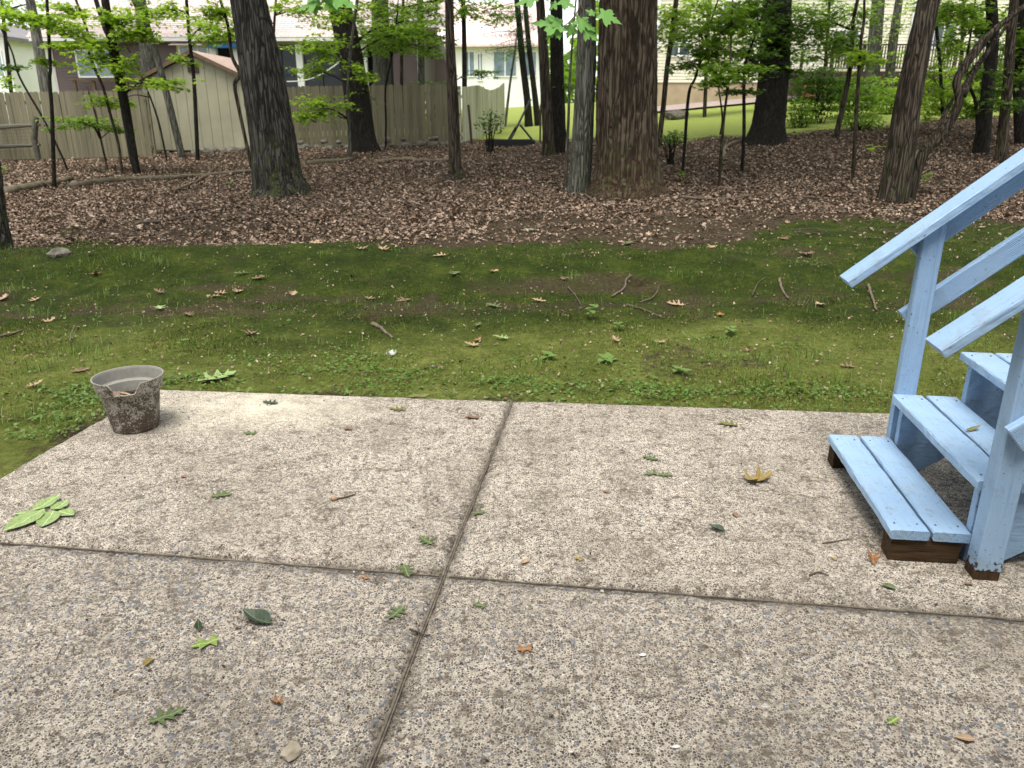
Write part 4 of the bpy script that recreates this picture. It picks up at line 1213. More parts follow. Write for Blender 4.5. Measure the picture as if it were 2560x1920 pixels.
# far bright houses at the left and in the middle
def far_house(name, label, pl, pr, D, py_eave, wall, roof, pitch=.5, wins=(), dep=8, gable=False):
    x0, x1 = at(pl, 150, D).x, at(pr, 150, D).x
    ze = at(1280, py_eave, D).z; zb = gz((x0 + x1) / 2, D) - .5
    o = thing(name, label, "house", ((x0 + x1) / 2, D, zb))
    MB().box(x0, x1, D, D + dep, zb, ze).build("wall", wall, o, org=o.location)
    if gable:
        xm = (x0 + x1) / 2; zr = ze + (x1 - x0) / 2 * pitch
        MB().prism([(x0, ze), (x1, ze), (xm, zr)], lambda x, z: (x, D + .02, z), lambda x, z: (x, D + dep, z)).build("gable", wall, o, org=o.location)
        for s, xe in ((-1, x0 - .4), (1, x1 + .4)):
            MB().prism([(xe, ze - .4 * pitch), (xm, zr), (xm, zr + .2), (xe, ze - .4 * pitch + .2)], lambda x, z: (x, D - .4, z), lambda x, z: (x, D + dep + .3, z)).build("roof", roof, o, org=o.location)
    else:
        for s in (0, 1):
            ya, yb = (D - .5, D + dep / 2) if s == 0 else (D + dep + .5, D + dep / 2)
            MB().prism([(ya, ze), (yb, ze + dep / 2 * pitch), (yb, ze + dep / 2 * pitch + .15), (ya, ze + .15)], lambda y, z: (x0 - .4, y, z), lambda y, z: (x1 + .4, y, z)).build("roof", roof, o, org=o.location)
    for (a, b, c, d, g) in wins:
        window(o, at(a, 150, D).x, at(b, 150, D).x, D, at(1280, c, D).z, at(1280, d, D).z, g, 1)
    return o
far_house("white_house", "white house with grey gabled roof at the far left edge", -110, 22, 43, 92, M['white_wall'], M['roof_grey'], .5, ((-20, 5, 190, 130, 'glass2'),), gable=True)
gh = far_house("white_garage", "white garage with pale door seen between the left saplings", 42, 150, 52, 118, M['white_wall'], m_simple("pale_grey_roof", (.6, .56, .54), .9, .1, .1), .45, ((68, 82, 152, 125, 'glass2'), (92, 106, 152, 125, 'glass2')))
MB().box(at(52, 150, 52).x, at(112, 150, 52).x, 51.9, 51.97, gh.location.z, at(1280, 188, 52).z).build("garage_door", M['garage'], gh, org=gh.location)
far_house("pale_house", "pale hazy house with red roof paled for haze beyond the pale fence", 1105, 1352, 56, 118, M['white_wall'], M['roof_red'], .75, ((1160, 1185, 190, 130, 'glass2'), (1235, 1290, 190, 130, 'glass2'), (1195, 1205, 200, 135, 'glass2'), (1310, 1340, 190, 130, 'glass2')))
# low black frame and crossed poles before the pale fence
q = gp(1275, 368)
bf_ = thing("cold_frame", "low black rectangular frame on the ground before the pale fence", "frame", q)
xw = at(1330, 368, q.y).x - at(1205, 368, q.y).x
for (xa, xb, ya, yb) in ((-xw / 2, xw / 2, 0, .08), (-xw / 2, xw / 2, .92, 1.0), (-xw / 2, -xw / 2 + .08, .08, .92), (xw / 2 - .08, xw / 2, .08, .92)):
    MB().box(xa, xb, ya, yb, -.08, .20).build("side_board", M['black'], bf_)
MB().box(-xw / 2 + .08, xw / 2 - .08, .08, .92, -.1, .03).build("soil", M['soil'], bf_)
pl = thing("pole_stand", "dark metal pole stand leaning over the low black frame", "pole", gp(1272, 362))
for (a0, a1) in (((1270, 362), (1327, 248)), ((1300, 312), (1336, 356)), ((1290, 318), (1268, 356))):
    p0, p1 = at(*a0, pl.location.y), at(*a1, pl.location.y + .25)
    MB().tube([p0, p1], .035, 6).build("pole", M['darkmetal'], pl, org=pl.location)
q = gp(1180, 362)
tp2 = at(1171, 262, q.y)
tag(MB().tube([q - Vector((0, 0, .2)), (q + tp2) / 2, tp2], [.04, .04, .038], 6).build("stake", M['deck_brown'], None, org=q), "thin dark stake standing before the pale fence", "stake")
q = gp(1350, 355); tp2 = at(1352, 260, q.y)
tag(MB().tube([q - Vector((0, 0, .2)), (q + tp2) / 2, tp2], [.03, .03, .028], 6).build("stake", M['deck_brown'], None, org=q), "thin dark stake left of the double trunk", "stake")
g = gp(1690, 297); rock(g, .42, M['rock'], "dark low boulder lying on the sunny lawn", flatz=.45)
#@@PART4
# ------------------------------------------------------------------ leaves in bulk
T_LEAF = (np.array([(0, 0, 0), (.27, .42, .07), (0, 1, -.02), (-.27, .42, .07), (0, .45, 0)]), np.array([(0, 1, 4), (1, 2, 4), (2, 3, 4), (3, 0, 4)]))
T_LOBE = (np.array([(0, 0, 0), (.12, .25, .03), (.44, .34, .10), (.14, .48, .02), (.34, .78, .08), (0, 1, .05), (-.34, .78, .05), (-.14, .48, .02), (-.44, .34, .13), (-.12, .25, .03), (0, .5, -.03)]),
          np.array([(10, i, i + 1) for i in range(0, 9)] + [(10, 9, 0)]))
T_CURL = (np.array([(0, 0, .0), (.26, .3, .16), (.30, .65, .2), (0, 1, .12), (-.24, .68, .1), (-.28, .3, .18), (0, .5, 0)]), np.array([(6, 0, 1), (6, 1, 2), (6, 2, 3), (6, 3, 4), (6, 4, 5), (6, 5, 0)]))
T_MAPLE = (np.array([(0, 0, 0), (.38, -.02, .02), (.22, .2, .03), (.55, .5, -.02), (.2, .52, .03), (0, 1, -.04), (-.2, .52, .03), (-.55, .5, -.02), (-.22, .2, .03), (-.38, -.02, .02), (0, .3, 0)]), np.array([(10, i, i + 1) for i in range(0, 9)] + [(10, 9, 0)]))
def bulk(P, size, T, yaw, tilt, roll, rng=RNG):
    """copies of a small template at many places, as one vertex/face array"""
    V0, F0 = T
    n = len(P)
    cy, sy = np.cos(yaw), np.sin(yaw); ct, st = np.cos(tilt), np.sin(tilt); cr, sr_ = np.cos(roll), np.sin(roll)
    v = V0[None] * np.asarray(size).reshape(-1, 1, 1)
    x, y, z = v[..., 0], v[..., 1], v[..., 2]
    x, z = x * cr[:, None] + z * sr_[:, None], -x * sr_[:, None] + z * cr[:, None]
    y, z = y * ct[:, None] - z * st[:, None], y * st[:, None] + z * ct[:, None]
    x, y = x * cy[:, None] - y * sy[:, None], x * sy[:, None] + y * cy[:, None]
    V = np.stack([x, y, z], -1) + P[:, None, :]
    F = F0[None] + (np.arange(n) * len(V0))[:, None, None]
    return V.reshape(-1, 3), F.reshape(-1, F0.shape[1])
def leaf_cloud(name, P, size, m, parent=None, org=(0, 0, 0), T=T_LEAF, tilt=.45, rng=RNG):
    P = np.asarray(P, float); n = len(P)
    V, F = bulk(P, size * (.65 + .7 * rng.random(n)), T, rng.random(n) * 6.283, rng.normal(-.15, tilt, n), rng.normal(0, tilt, n))
    return link(name, mesh_np(name, V - np.array(org), F), m, parent, (0, 0, 0) if parent is not None else org)

# ------------------------------------------------------------------ trees
def trunk_mesh(C, rad, seg, ridge, lobes=0, flare=0.0, seed=0):
    n = len(C); v = []; f = []
    a = Vector((1, 0, 0)); h = 0
    for i, p in enumerate(C):
        d = (C[min(i + 1, n - 1)] - C[max(i - 1, 0)]).normalized()
        a = (a - d * a.dot(d)).normalized(); b = d.cross(a)
        if i: h += (C[i] - C[i - 1]).length
        r = rad[i]
        for k in range(seg):
            th = 2 * math.pi * k / seg
            c_, s_ = math.cos(th), math.sin(th)
            q = 1.0
            if ridge:
                u = noise.noise((c_ * r * 26 + seed, s_ * r * 26, h * 3.2)); u2 = noise.noise((c_ * r * 60, s_ * r * 60 + seed, h * 9))
                q += ridge * ((.25 - abs(u)) * 1.6 + .3 * u2) / max(r, .02)
            q += .05 * noise.noise((c_ * 1.3 + seed, s_ * 1.3, h * .8))
            if lobes: q += flare * math.exp(-h / .28) * (.35 + .65 * math.sin(lobes * th + seed))
            v.append(p + (a * c_ + b * s_) * r * q)
    for i in range(n - 1):
        for k in range(seg):
            k2 = (k + 1) % seg
            f.append((i * seg + k, i * seg + k2, (i + 1) * seg + k2, (i + 1) * seg + k))
    f.append(tuple((n - 1) * seg + k for k in range(seg)))
    return MB().add(v, f)
TREES = []
def tree(name, label, pts, wid, bark, cat="tree", D=None, top=8.0, ridge=0.0, seg=10, lobes=0, flare=0.0, group=None, sprays=(), leaf='leaf_mid', lsize=.095, canopy=None, lean=0.0, fine=None):
    """pts: picture points of the stem from foot to the frame edge; wid: stem widths there in picture pixels"""
    base = gp(*pts[0]) if D is None else None
    Dd = base.y if D is None else D
    W = [at(px, py, Dd + lean * i) for i, (px, py) in enumerate(pts)]
    if D is not None:
        W[0].z = min(W[0].z, gz(W[0].x, D))
    W[0].z -= .06
    rr = [w_ * .5 * depth(p) / FPX for w_, p in zip(wid, W)]
    d = (W[-1] - W[-2]).normalized()
    ext = max(0.0, (top - W[-1].z))
    if ext > .3:
        up = (d + Vector((0, 0, .6))).normalized()
        W += [W[-1] + d * ext * .3, W[-1] + d * ext * .3 + up * ext * .7]
        rr += [rr[-1] * .93, max(rr[-1] * .45, .006)]
    nn = fine or (5 if len(W) > 3 else 8)
    C = catmull(W, nn)
    s = np.linspace(0, len(W) - 1, len(C))
    rad = np.interp(s, np.arange(len(W)), rr)
    org = Vector((W[0].x, W[0].y, W[0].z + .06))
    o = thing(name, label, cat, org, group)
    trunk_mesh(C, rad, seg, ridge, lobes, flare, random.random() * 40).build("trunk", M[bark], o, org=org, smooth=True)
    P = []
    rng = RNG
    for (px, py, rx, ry, n) in sprays:
        bm_ = MB(); n = int(n * 2.3); rx *= 1.55; ry *= 1.35
        c = at(px, py, Dd + random.uniform(-.5, .3))
        k = depth(c) / FPX
        Rx, Rz = rx * k, ry * k
        att = min(C, key=lambda q: (q - (c + Vector((0, 0, -.25 * Rx)))).length)
        mid = (att + c) / 2 + Vector((0, 0, .10 * (c - att).length))
        bm_.tube(catmull([att, mid, c], 4), list(np.linspace(max(.006, .03 * Rx), .005, 9)), 5)
        nt_ = max(5, n // 22)
        lay = max(1, int(Rz * 2 / .16))
        for t in range(nt_):
            th = random.random() * 6.283; L = math.sqrt(random.random())
            z = (random.randrange(lay) + .5) / lay * 2 - 1 + random.uniform(-.15, .15)
            e = c + Vector((math.cos(th) * Rx * L, math.sin(th) * Rx * .7 * L, z * Rz - .05 * L))
            st = c.lerp(att, random.uniform(0, .3))
            if t < 14: bm_.tube([st, (st + e) / 2 + Vector((0, 0, .03)), e], [.006, .004, .002], 3, False)
            m_ = max(2, n // nt_)
            tt = rng.random(m_) ** .45
            q = np.array(st)[None] * (1 - tt[:, None]) + np.array(e)[None] * tt[:, None]
            P.append(q + rng.normal(0, 1, (m_, 3)) * np.array([lsize * 1.1, lsize * 1.1, lsize * .25]))
        bm_.build("branch", M['bark_dark'], o, org=org)
    if P: leaf_cloud("foliage", np.vstack(P), lsize, M[leaf], o, org, tilt=.34, T=T_MAPLE)
    if canopy:
        n, Rr, z0, z1 = canopy
        tp_ = C[-1]
        u = rng.normal(0, 1, (n, 3)); u /= np.linalg.norm(u, axis=1)[:, None]
        u *= rng.random(n)[:, None] ** .45
        cl = np.round(u * 3 + rng.normal(0, .32, (n, 3))) / 3                   # leaves gather in clumps
        u = u * .45 + cl * .55 + rng.normal(0, .06, (n, 3))
        Pc = np.array([tp_.x, tp_.y, (z0 + z1) / 2]) + u * np.array([Rr, Rr, (z1 - z0) / 2])
        leaf_cloud("crown", Pc, .34, M['leaf_canopy'], o, org, tilt=.6)
        lm = MB()
        for i in range(6):
            e = Vector(Pc[rng.integers(n)]); s_ = C[-2 - i % 3]
            lm.tube([s_, (s_ + e) / 2 + Vector((0, 0, .4)), e], [.09, .06, .02], 5)
        lm.build("limbs", M[bark], o, org=org)
    TREES.append(o)
    return o

CAN = lambda R_=3.6, n=1150, z0=7.5, z1=15: (n, R_, z0, z1)
tree("oak_tree", "thick leaning grey-barked trunk left of centre with a hollow at its foot", [(703, 486), (701, 470), (694, 440), (682, 350), (660, 220), (640, 100), (621, 0)], [160, 134, 120, 111, 104, 96, 88], 'bark_grey', ridge=.026, seg=56, lobes=7, flare=.16, canopy=CAN(4), fine=14)
tree("oak_tree", "dark leaning trunk before the fence right of the shed", [(913, 380), (905, 340), (886, 200), (866, 90), (846, 0)], [80, 64, 62, 60, 56], 'bark_dark', ridge=.02, seg=36, lobes=4, flare=.08, canopy=CAN(), fine=10,
     sprays=[(985, 62, 100, 45, 380), (1060, 85, 60, 25, 140), (905, 215, 45, 40, 110)], leaf='leaf_mid')
tree("maple_tree", "slim straight grey trunk with mossy foot standing in the leaf litter", [(1139, 448), (1139, 436), (1138, 415), (1132, 250), (1126, 120), (1123, 0)], [64, 46, 32, 27, 24, 22], 'bark_brown', ridge=.006, seg=24, lobes=5, flare=.12, canopy=CAN(3.2), fine=8)
tree("oak_tree", "massive furrowed oak trunk in the centre with reddish foot", [(1568, 484), (1568, 468), (1568, 435), (1567, 360), (1567, 250), (1569, 120), (1571, 0)], [214, 186, 166, 154, 149, 145, 141], 'bark_oak', ridge=.034, seg=76, lobes=6, flare=.09, canopy=CAN(4.6, 2200), fine=16)
tree("maple_tree", "grey trunk standing close against the left of the massive oak", [(1447, 482), (1450, 440), (1459, 300), (1466, 150), (1467, 0)], [62, 54, 51, 49, 43], 'bark_pale', ridge=.010, seg=36, lobes=4, flare=.10, canopy=CAN(3.4), fine=12)
tree("sapling", "slender pale stem against the left side of the grey trunk by the oak", [(1415, 478), (1416, 400), (1421, 300), (1424, 200), (1432, 90), (1440, 0)], [9, 8, 7, 6, 5, 4], 'bark_pale', top=5)
tree("maple_tree", "brown left stem of the close pair behind the grey trunk", [(1372, 392), (1370, 330), (1362, 200), (1357, 100), (1350, 0)], [36, 28, 26, 24, 22], 'bark_brown', ridge=.008, seg=24, canopy=CAN(3), fine=8)
tree("maple_tree", "dark right stem of the close pair behind the grey trunk", [(1402, 384), (1398, 330), (1393, 200), (1392, 100), (1391, 0)], [40, 34, 34, 33, 30], 'bark_dark', ridge=.010, seg=24, canopy=CAN(3), fine=8,
     sprays=[(1402, 205, 20, 16, 50)], leaf='leaf_mid')
def hemlock(label, pts, wid):
    o = tree("hemlock_tree", label, pts, wid, 'bark_dark', top=9, seg=10)
    org = o.location; P = []; mb = MB()
    rng = RNG
    D = org.y
    for (px, py, rx) in HEM:
        c = at(px, py, D + random.uniform(-.6, .6)); k = depth(c) / FPX
        a = at(np.interp(py, [0, 300], [pts[-1][0], pts[0][0]]), py - 12, D)
        mb.tube([a, (a + c) / 2 + Vector((0, 0, .08)), c], [.02, .014, .006], 4)
        m_ = 900
        t = rng.random(m_)
        q = np.array(a)[None] * (1 - t[:, None]) + np.array(c)[None] * t[:, None]
        P.append(q + rng.normal(0, 1, (m_, 3)) * np.array([rx * k * .45, .5, .07]) + np.array([0, 0, -.06]))
    mb.build("branches", M['bark_dark'], o, org=org)
    leaf_cloud("needles", np.vstack(P), .065, M['needle'], o, org, tilt=.5, T=(T_LEAF[0] * np.array([.4, 1, 1]), T_LEAF[1]))
HEM = [(1225, 55, 45), (1245, 112, 50), (1280, 40, 40), (1275, 85, 45), (1330, 110, 35), (1330, 45, 30)]
hemlock("left thin dark trunk of the hemlock pair before the bright gap", [(1322, 316), (1318, 250), (1306, 150), (1298, 60), (1292, 0)], [22, 17, 16, 15, 14])
HEM = [(1180, 90, 50), (1215, 128, 45), (1160, 40, 40), (1335, 70, 40), (1240, 20, 40)]
hemlock("right thin dark trunk of the hemlock pair before the bright gap", [(1346, 314), (1336, 230), (1324, 130), (1316, 50), (1313, 0)], [18, 14, 13, 12, 11])
tree("sapling", "thin curved brown sapling just right of the massive oak", [(1647, 368), (1652, 320), (1658, 270), (1668, 170), (1682, 70), (1693, -20)], [14, 13, 13, 13, 13, 12], 'bark_brown', top=7, sprays=[(1705, 40, 55, 35, 260), (1660, 105, 22, 30, 60)], leaf='leaf_bright')
tree("sapling", "thin forked sapling leaning right beyond the oak", [(1706, 436), (1712, 360), (1722, 235), (1740, 190), (1760, 110), (1790, 15)], [8, 8, 8, 6, 5, 4], 'bark_dark', top=5, sprays=[(1745, 75, 70, 45, 300), (1790, 130, 60, 30, 200), (1720, 150, 40, 22, 110)], leaf='leaf_mid')
tree("sapling", "thin straight sapling standing alone in front of the sunny lawn", [(1798, 470), (1803, 380), (1811, 285), (1824, 180), (1830, 40)], [8, 8, 7, 5, 4], 'bark_brown', top=5, sprays=[(1830, 60, 60, 40, 260), (1845, 180, 60, 25, 170), (1790, 195, 40, 18, 90)], leaf='leaf_mid')
tree("sapling", "dark sapling just left of the right-hand dark trunk", [(1855, 432), (1860, 330), (1861, 180), (1880, 110), (1905, 40)], [9, 9, 8, 6, 5], 'bark_dark', top=5, sprays=[(1868, 45, 50, 45, 250), (1880, 150, 40, 30, 150), (1850, 225, 40, 15, 70)], leaf='leaf_dark')
tree("sapling", "second thin stem beside the sapling before the lawn", [(1800, 336), (1806, 300), (1801, 250), (1794, 200), (1790, 150)], [5, 5, 4, 4, 3], 'bark_dark', top=4, sprays=[(1770, 165, 40, 20, 90)], leaf='leaf_mid')
tree("oak_tree", "dark flaring trunk at the lawn's edge right of the oak", [(1915, 358), (1922, 310), (1930, 240), (1937, 150), (1940, 60), (1943, 0)], [104, 80, 74, 73, 71, 69], 'bark_dark', ridge=.03, seg=44, lobes=5, flare=.14, canopy=CAN(4, 1800), fine=10,
     sprays=[(1925, 90, 60, 40, 420), (1905, 150, 45, 30, 240), (1950, 165, 35, 25, 160), (1980, 70, 60, 40, 300), (1895, 30, 50, 28, 240)], leaf='leaf_dark')
tree("sapling", "leaning sapling right of the green shrub's left end", [(2088, 348), (2104, 280), (2122, 190), (2130, 110), (2133, 55), (2146, -10)], [14, 13, 12, 10, 9, 8], 'bark_brown', top=6, sprays=[(2085, 95, 70, 40, 380), (2150, 145, 45, 20, 120), (2020, 60, 70, 35, 280)], leaf='leaf_mid')
tree("sapling", "thin upright stem with bare foot before the green shrub", [(2133, 446), (2138, 330), (2146, 200), (2152, 110), (2160, 50), (2161, 0)], [10, 9, 9, 8, 7, 6], 'bark_brown', top=6, sprays=[(2170, 140, 35, 20, 90)], leaf='leaf_bright')
tree("maple_tree", "pale background trunk before the deck left of the leaning trunk", [(2178, 240), (2186, 120), (2196, 0)], [36, 34, 30], 'bark_pale', D=30.5, seg=16, canopy=CAN(3))
tree("maple_tree", "slimmer pale background trunk before the deck", [(2222, 240), (2232, 110), (2248, 0)], [24, 22, 18], 'bark_pale', D=30, seg=14, sprays=[(2230, 150, 40, 18, 90), (2260, 60, 30, 40, 120)], leaf='leaf_bright')
tree("maple_tree", "brown trunk leaning right behind the handrail", [(2232, 502), (2243, 440), (2256, 350), (2270, 250), (2291, 150), (2312, 50), (2324, -5)], [76, 70, 65, 62, 58, 52, 51], 'bark_brown', ridge=.012, seg=40, lobes=4, flare=.05, canopy=CAN(3.6), fine=12)
tree("dead_tree", "crooked broken dead trunk leaning right beside the brown trunk", [(2273, 498), (2290, 440), (2310, 382), (2345, 345), (2378, 300), (2398, 250), (2392, 205), (2412, 165), (2445, 120), (2480, 80), (2556, 18)], [26, 25, 27, 27, 23, 20, 20, 20, 22, 15, 12], 'bark_brown', ridge=.008, seg=18, top=4, fine=5)
for (a, b, c) in (((2405, 240), (2440, 170), (2520, 60)), ((2352, 335), (2362, 285), (2384, 245))):
    o = TREES[-1]; D = o.location.y
    MB().tube(catmull([at(*a, D), at(*b, D + .1), at(*c, D + .2)], 6), list(np.linspace(.07, .02, 13)), 7, True, .2).build("broken_limb", M['bark_brown'], o, org=o.location, smooth=True)
tree("maple_tree", "dark left trunk of the cluster above the handrail at right", [(2452, 384), (2462, 300), (2472, 200), (2482, 100), (2478, 0)], [40, 32, 30, 28, 26], 'bark_dark', ridge=.008, seg=22, canopy=CAN(3), sprays=[(2440, 60, 60, 40, 260), (2400, 30, 55, 30, 220)], leaf='leaf_mid', fine=7)
tree("maple_tree", "second trunk of the cluster above the handrail at right", [(2502, 405), (2510, 300), (2520, 200), (2526, 100), (2536, 0)], [28, 24, 23, 22, 22], 'bark_brown', ridge=.006, seg=20, canopy=CAN(3), sprays=[(2520, 200, 40, 25, 90), (2530, 260, 40, 20, 80)], leaf='leaf_dark', fine=7)
tree("maple_tree", "rightmost dark trunk of the cluster at the picture's edge", [(2556, 380), (2548, 200), (2562, 0)], [30, 28, 28], 'bark_dark', D=18.5, ridge=.006, seg=20, canopy=CAN(3), sprays=[(2545, 120, 45, 50, 200)], leaf='leaf_mid')
tree("sapling", "dark slender stem behind the crooked dead trunk", [(2362, 330), (2355, 250), (2350, 160), (2340, 60), (2335, 0)], [8, 8, 8, 8, 7], 'bark_dark', D=20.5, top=6, sprays=[(2350, 30, 45, 35, 220), (2335, 200, 40, 45, 220), (2380, 130, 35, 30, 140), (2345, 270, 45, 25, 150)], leaf='leaf_bright')
tree("sapling", "curved dark stem between the dead trunk and the right cluster", [(2448, 330), (2440, 260), (2420, 205), (2418, 150), (2426, 90)], [8, 8, 7, 6, 5], 'bark_dark', D=19.5, top=5, sprays=[(2440, 180, 40, 35, 160), (2490, 230, 45, 50, 240), (2420, 265, 40, 30, 140)], leaf='leaf_mid')
tree("oak_tree", "mossy trunk cut by the left picture edge", [(-12, 622), (-16, 560), (-24, 480), (-45, 300), (-65, 100), (-75, 0)], [80, 62, 56, 54, 52, 50], 'bark_grey', ridge=.02, seg=40, lobes=5, flare=.15, canopy=CAN(3.6), fine=10)
# saplings before the left fence and shed
tree("sapling", "thin nearly straight dark sapling leftmost in the leaf litter", [(135, 474), (133, 380), (130, 280), (124, 200), (126, 170), (122, 90), (117, -5)], [10, 10, 9, 9, 8, 8, 7], 'bark_dark', top=6, sprays=[(60, 45, 60, 20, 260), (175, 62, 50, 24, 220), (160, 110, 30, 12, 70), (100, 150, 40, 12, 60)], leaf='leaf_bright')
tree("sapling", "stouter leaning dark sapling before the left fence", [(344, 436), (334, 390), (318, 300), (300, 200), (285, 130), (272, 60), (262, -5)], [18, 20, 22, 23, 23, 21, 19], 'bark_dark', top=7, ridge=.004, seg=14, sprays=[(310, 55, 60, 32, 380), (340, 85, 40, 18, 170), (310, 160, 35, 25, 150), (390, 205, 75, 14, 190), (235, 140, 55, 28, 220)], leaf='leaf_bright')
tree("sapling", "thin wavy sapling left of the stouter leaning one", [(306, 436), (296, 360), (277, 290), (258, 220), (232, 160), (216, 105), (219, 80), (188, -5)], [6, 7, 7, 7, 7, 7, 6, 6], 'bark_brown', top=6, sprays=[(185, 25, 45, 20, 160), (255, 105, 40, 18, 140), (265, 250, 50, 16, 110)], leaf='leaf_bright')
tree("sapling", "straight dark stem leaning left behind the stouter sapling", [(300, 200), (286, 140), (262, 70), (238, -5)], [14, 13, 12, 11], 'bark_dark', D=21, top=7)
tree("sapling", "grey sapling leaning left across the shed front", [(456, 396), (440, 330), (405, 190), (373, 80), (336, -5)], [18, 17, 16, 15, 20], 'bark_pale', top=7, seg=12, sprays=[(375, 30, 40, 28, 160)], leaf='leaf_mid')
tree("sapling", "slender upright sapling before the middle of the shed", [(494, 404), (490, 300), (484, 190), (474, 100), (466, 0)], [10, 10, 9, 9, 8], 'bark_dark', top=6, sprays=[(520, 65, 70, 32, 330), (455, 150, 30, 14, 70), (560, 90, 45, 22, 180), (430, 25, 40, 22, 150)], leaf='leaf_bright')
tree("sapling", "strongly kinked sapling at the right corner of the shed", [(633, 430), (612, 340), (598, 275), (587, 212), (600, 184), (580, 140), (570, 65), (549, -5)], [9, 9, 9, 10, 11, 9, 8, 7], 'bark_brown', top=6, sprays=[(545, 30, 50, 30, 210), (600, 70, 25, 25, 80)], leaf='leaf_bright')
tree("sapling", "thin diagonal stem crossing the left fence", [(172, 428), (150, 380), (110, 300), (50, 195), (30, 130), (2, 70)], [5, 5, 5, 5, 4, 4], 'bark_dark', top=4, sprays=[(20, 165, 30, 12, 40)], leaf='leaf_dark')
tree("sapling", "thin broken stem crossing the left fence to the right", [(270, 426), (248, 330), (240, 290), (218, 218)], [5, 5, 5, 4], 'bark_brown', top=2, sprays=[(225, 305, 85, 18, 240), (300, 325, 30, 10, 50)], leaf='leaf_mid')
tree("sapling", "very thin stem leaning left at the shed's left corner", [(418, 404), (395, 300), (362, 210), (330, 140), (302, 90)], [5, 5, 4, 4, 4], 'bark_dark', top=4, sprays=[(300, 250, 40, 12, 60)], leaf='leaf_mid')
tree("sapling", "pale thin sapling in front of the dark leaning trunk", [(876, 400), (873, 320), (870, 210), (877, 120), (888, 40), (893, 0)], [9, 8, 8, 8, 8, 8], 'bark_pale', top=6, sprays=[(790, 122, 65, 32, 330), (800, 268, 62, 30, 300), (745, 290, 30, 12, 80), (760, 180, 40, 14, 90), (850, 30, 60, 22, 200), (910, 180, 30, 20, 80)], leaf='leaf_bright')
tree("sapling", "thin stem against the fence right of the dark leaning trunk", [(964, 372), (965, 300), (964, 220), (980, 140), (990, 60)], [5, 5, 5, 4, 4], 'bark_dark', top=5, sprays=[(960, 110, 60, 30, 260), (1030, 55, 50, 25, 200), (1080, 120, 45, 22, 160)], leaf='leaf_mid')
tree("sapling", "thin crooked stem leaning right against the fence near the slim trunk", [(1069, 348), (1072, 310), (1090, 260), (1104, 228)], [5, 5, 5, 4], 'bark_dark', top=2.6, sprays=[(1100, 215, 38, 16, 120), (1200, 182, 50, 10, 110)], leaf='leaf_dark')
# trunks beyond the fences
tree("sycamore_tree", "pale mottled trunk standing behind the left fence", [(112, 240), (100, 140), (75, 0)], [26, 25, 22], 'bark_mottle', D=30, seg=16, canopy=CAN(2.6, 1200))
tree("maple_tree", "grey trunk behind the shed roof", [(378, 240), (366, 120), (350, 0)], [34, 32, 28], 'bark_pale', D=29, seg=16, canopy=CAN(3, 1500))
tree("maple_tree", "broad grey trunk behind the right fence", [(955, 230), (953, 120), (950, 0)], [46, 44, 42], 'bark_pale', D=29.5, seg=18, canopy=CAN(3.2, 1800), sprays=[(930, 95, 60, 35, 200)], leaf='leaf_mid')
tree("maple_tree", "slim grey trunk behind the right fence near the white corner", [(1052, 230), (1052, 120), (1050, 0)], [18, 17, 16], 'bark_pale', D=29, seg=14, sprays=[(1060, 30, 60, 28, 220), (1010, 110, 50, 20, 150)], leaf='leaf_mid')
tree("hemlock_tree", "thin dark trunk behind the slim straight trunk", [(1160, 260), (1161, 140), (1158, 0)], [13, 12, 11], 'bark_dark', D=30, seg=10, sprays=[(1150, 30, 40, 25, 150)], leaf='leaf_dark')
tree("birch_sapling", "pale thin leaning sapling in the bright gap beyond the fence", [(1262, 268), (1275, 210), (1284, 150)], [7, 6, 5], 'bark_mottle', D=33, top=5, sprays=[(1285, 130, 25, 15, 50)], leaf='leaf_mid')
tree("maple_tree", "bright leafy tree at the back of the left gap", [(20, 240), (14, 100), (4, 0)], [10, 9, 8], 'bark_dark', D=38, sprays=[(30, 20, 70, 25, 260), (10, 205, 18, 25, 70), (150, 25, 60, 20, 160)], leaf='leaf_bright', lsize=.14)

tree("maple_tree", "slim leafy tree before the cream house wall right of the oak", [(1765, 245), (1768, 120), (1775, 0)], [10, 9, 8], 'bark_brown', D=29, seg=10, sprays=[(1690, 30, 60, 30, 260), (1760, 20, 60, 30, 260), (1840, 25, 60, 30, 260), (1720, 90, 50, 26, 190), (1810, 100, 60, 30, 220), (1780, 165, 50, 22, 130), (1880, 110, 45, 30, 150)], leaf='leaf_bright', lsize=.105)
tree("maple_tree", "slim leafy tree before the deck at the top right", [(2060, 240), (2066, 120), (2074, 0)], [9, 8, 7], 'bark_brown', D=28.5, seg=10, sprays=[(2010, 25, 60, 30, 240), (2090, 30, 60, 34, 260), (2170, 30, 50, 30, 180), (2060, 105, 60, 26, 200), (2130, 120, 50, 26, 150), (2010, 150, 45, 24, 130)], leaf='leaf_mid', lsize=.105)
tree("maple_tree", "slim leafy tree behind the right trunk cluster", [(2400, 240), (2404, 120), (2410, 0)], [9, 8, 7], 'bark_brown', D=27, seg=10, sprays=[(2290, 20, 40, 26, 140), (2390, 35, 60, 36, 260), (2460, 45, 60, 36, 240), (2530, 50, 50, 40, 240), (2400, 120, 60, 30, 200), (2520, 150, 55, 40, 220), (2460, 200, 50, 34, 160)], leaf='leaf_bright', lsize=.105)
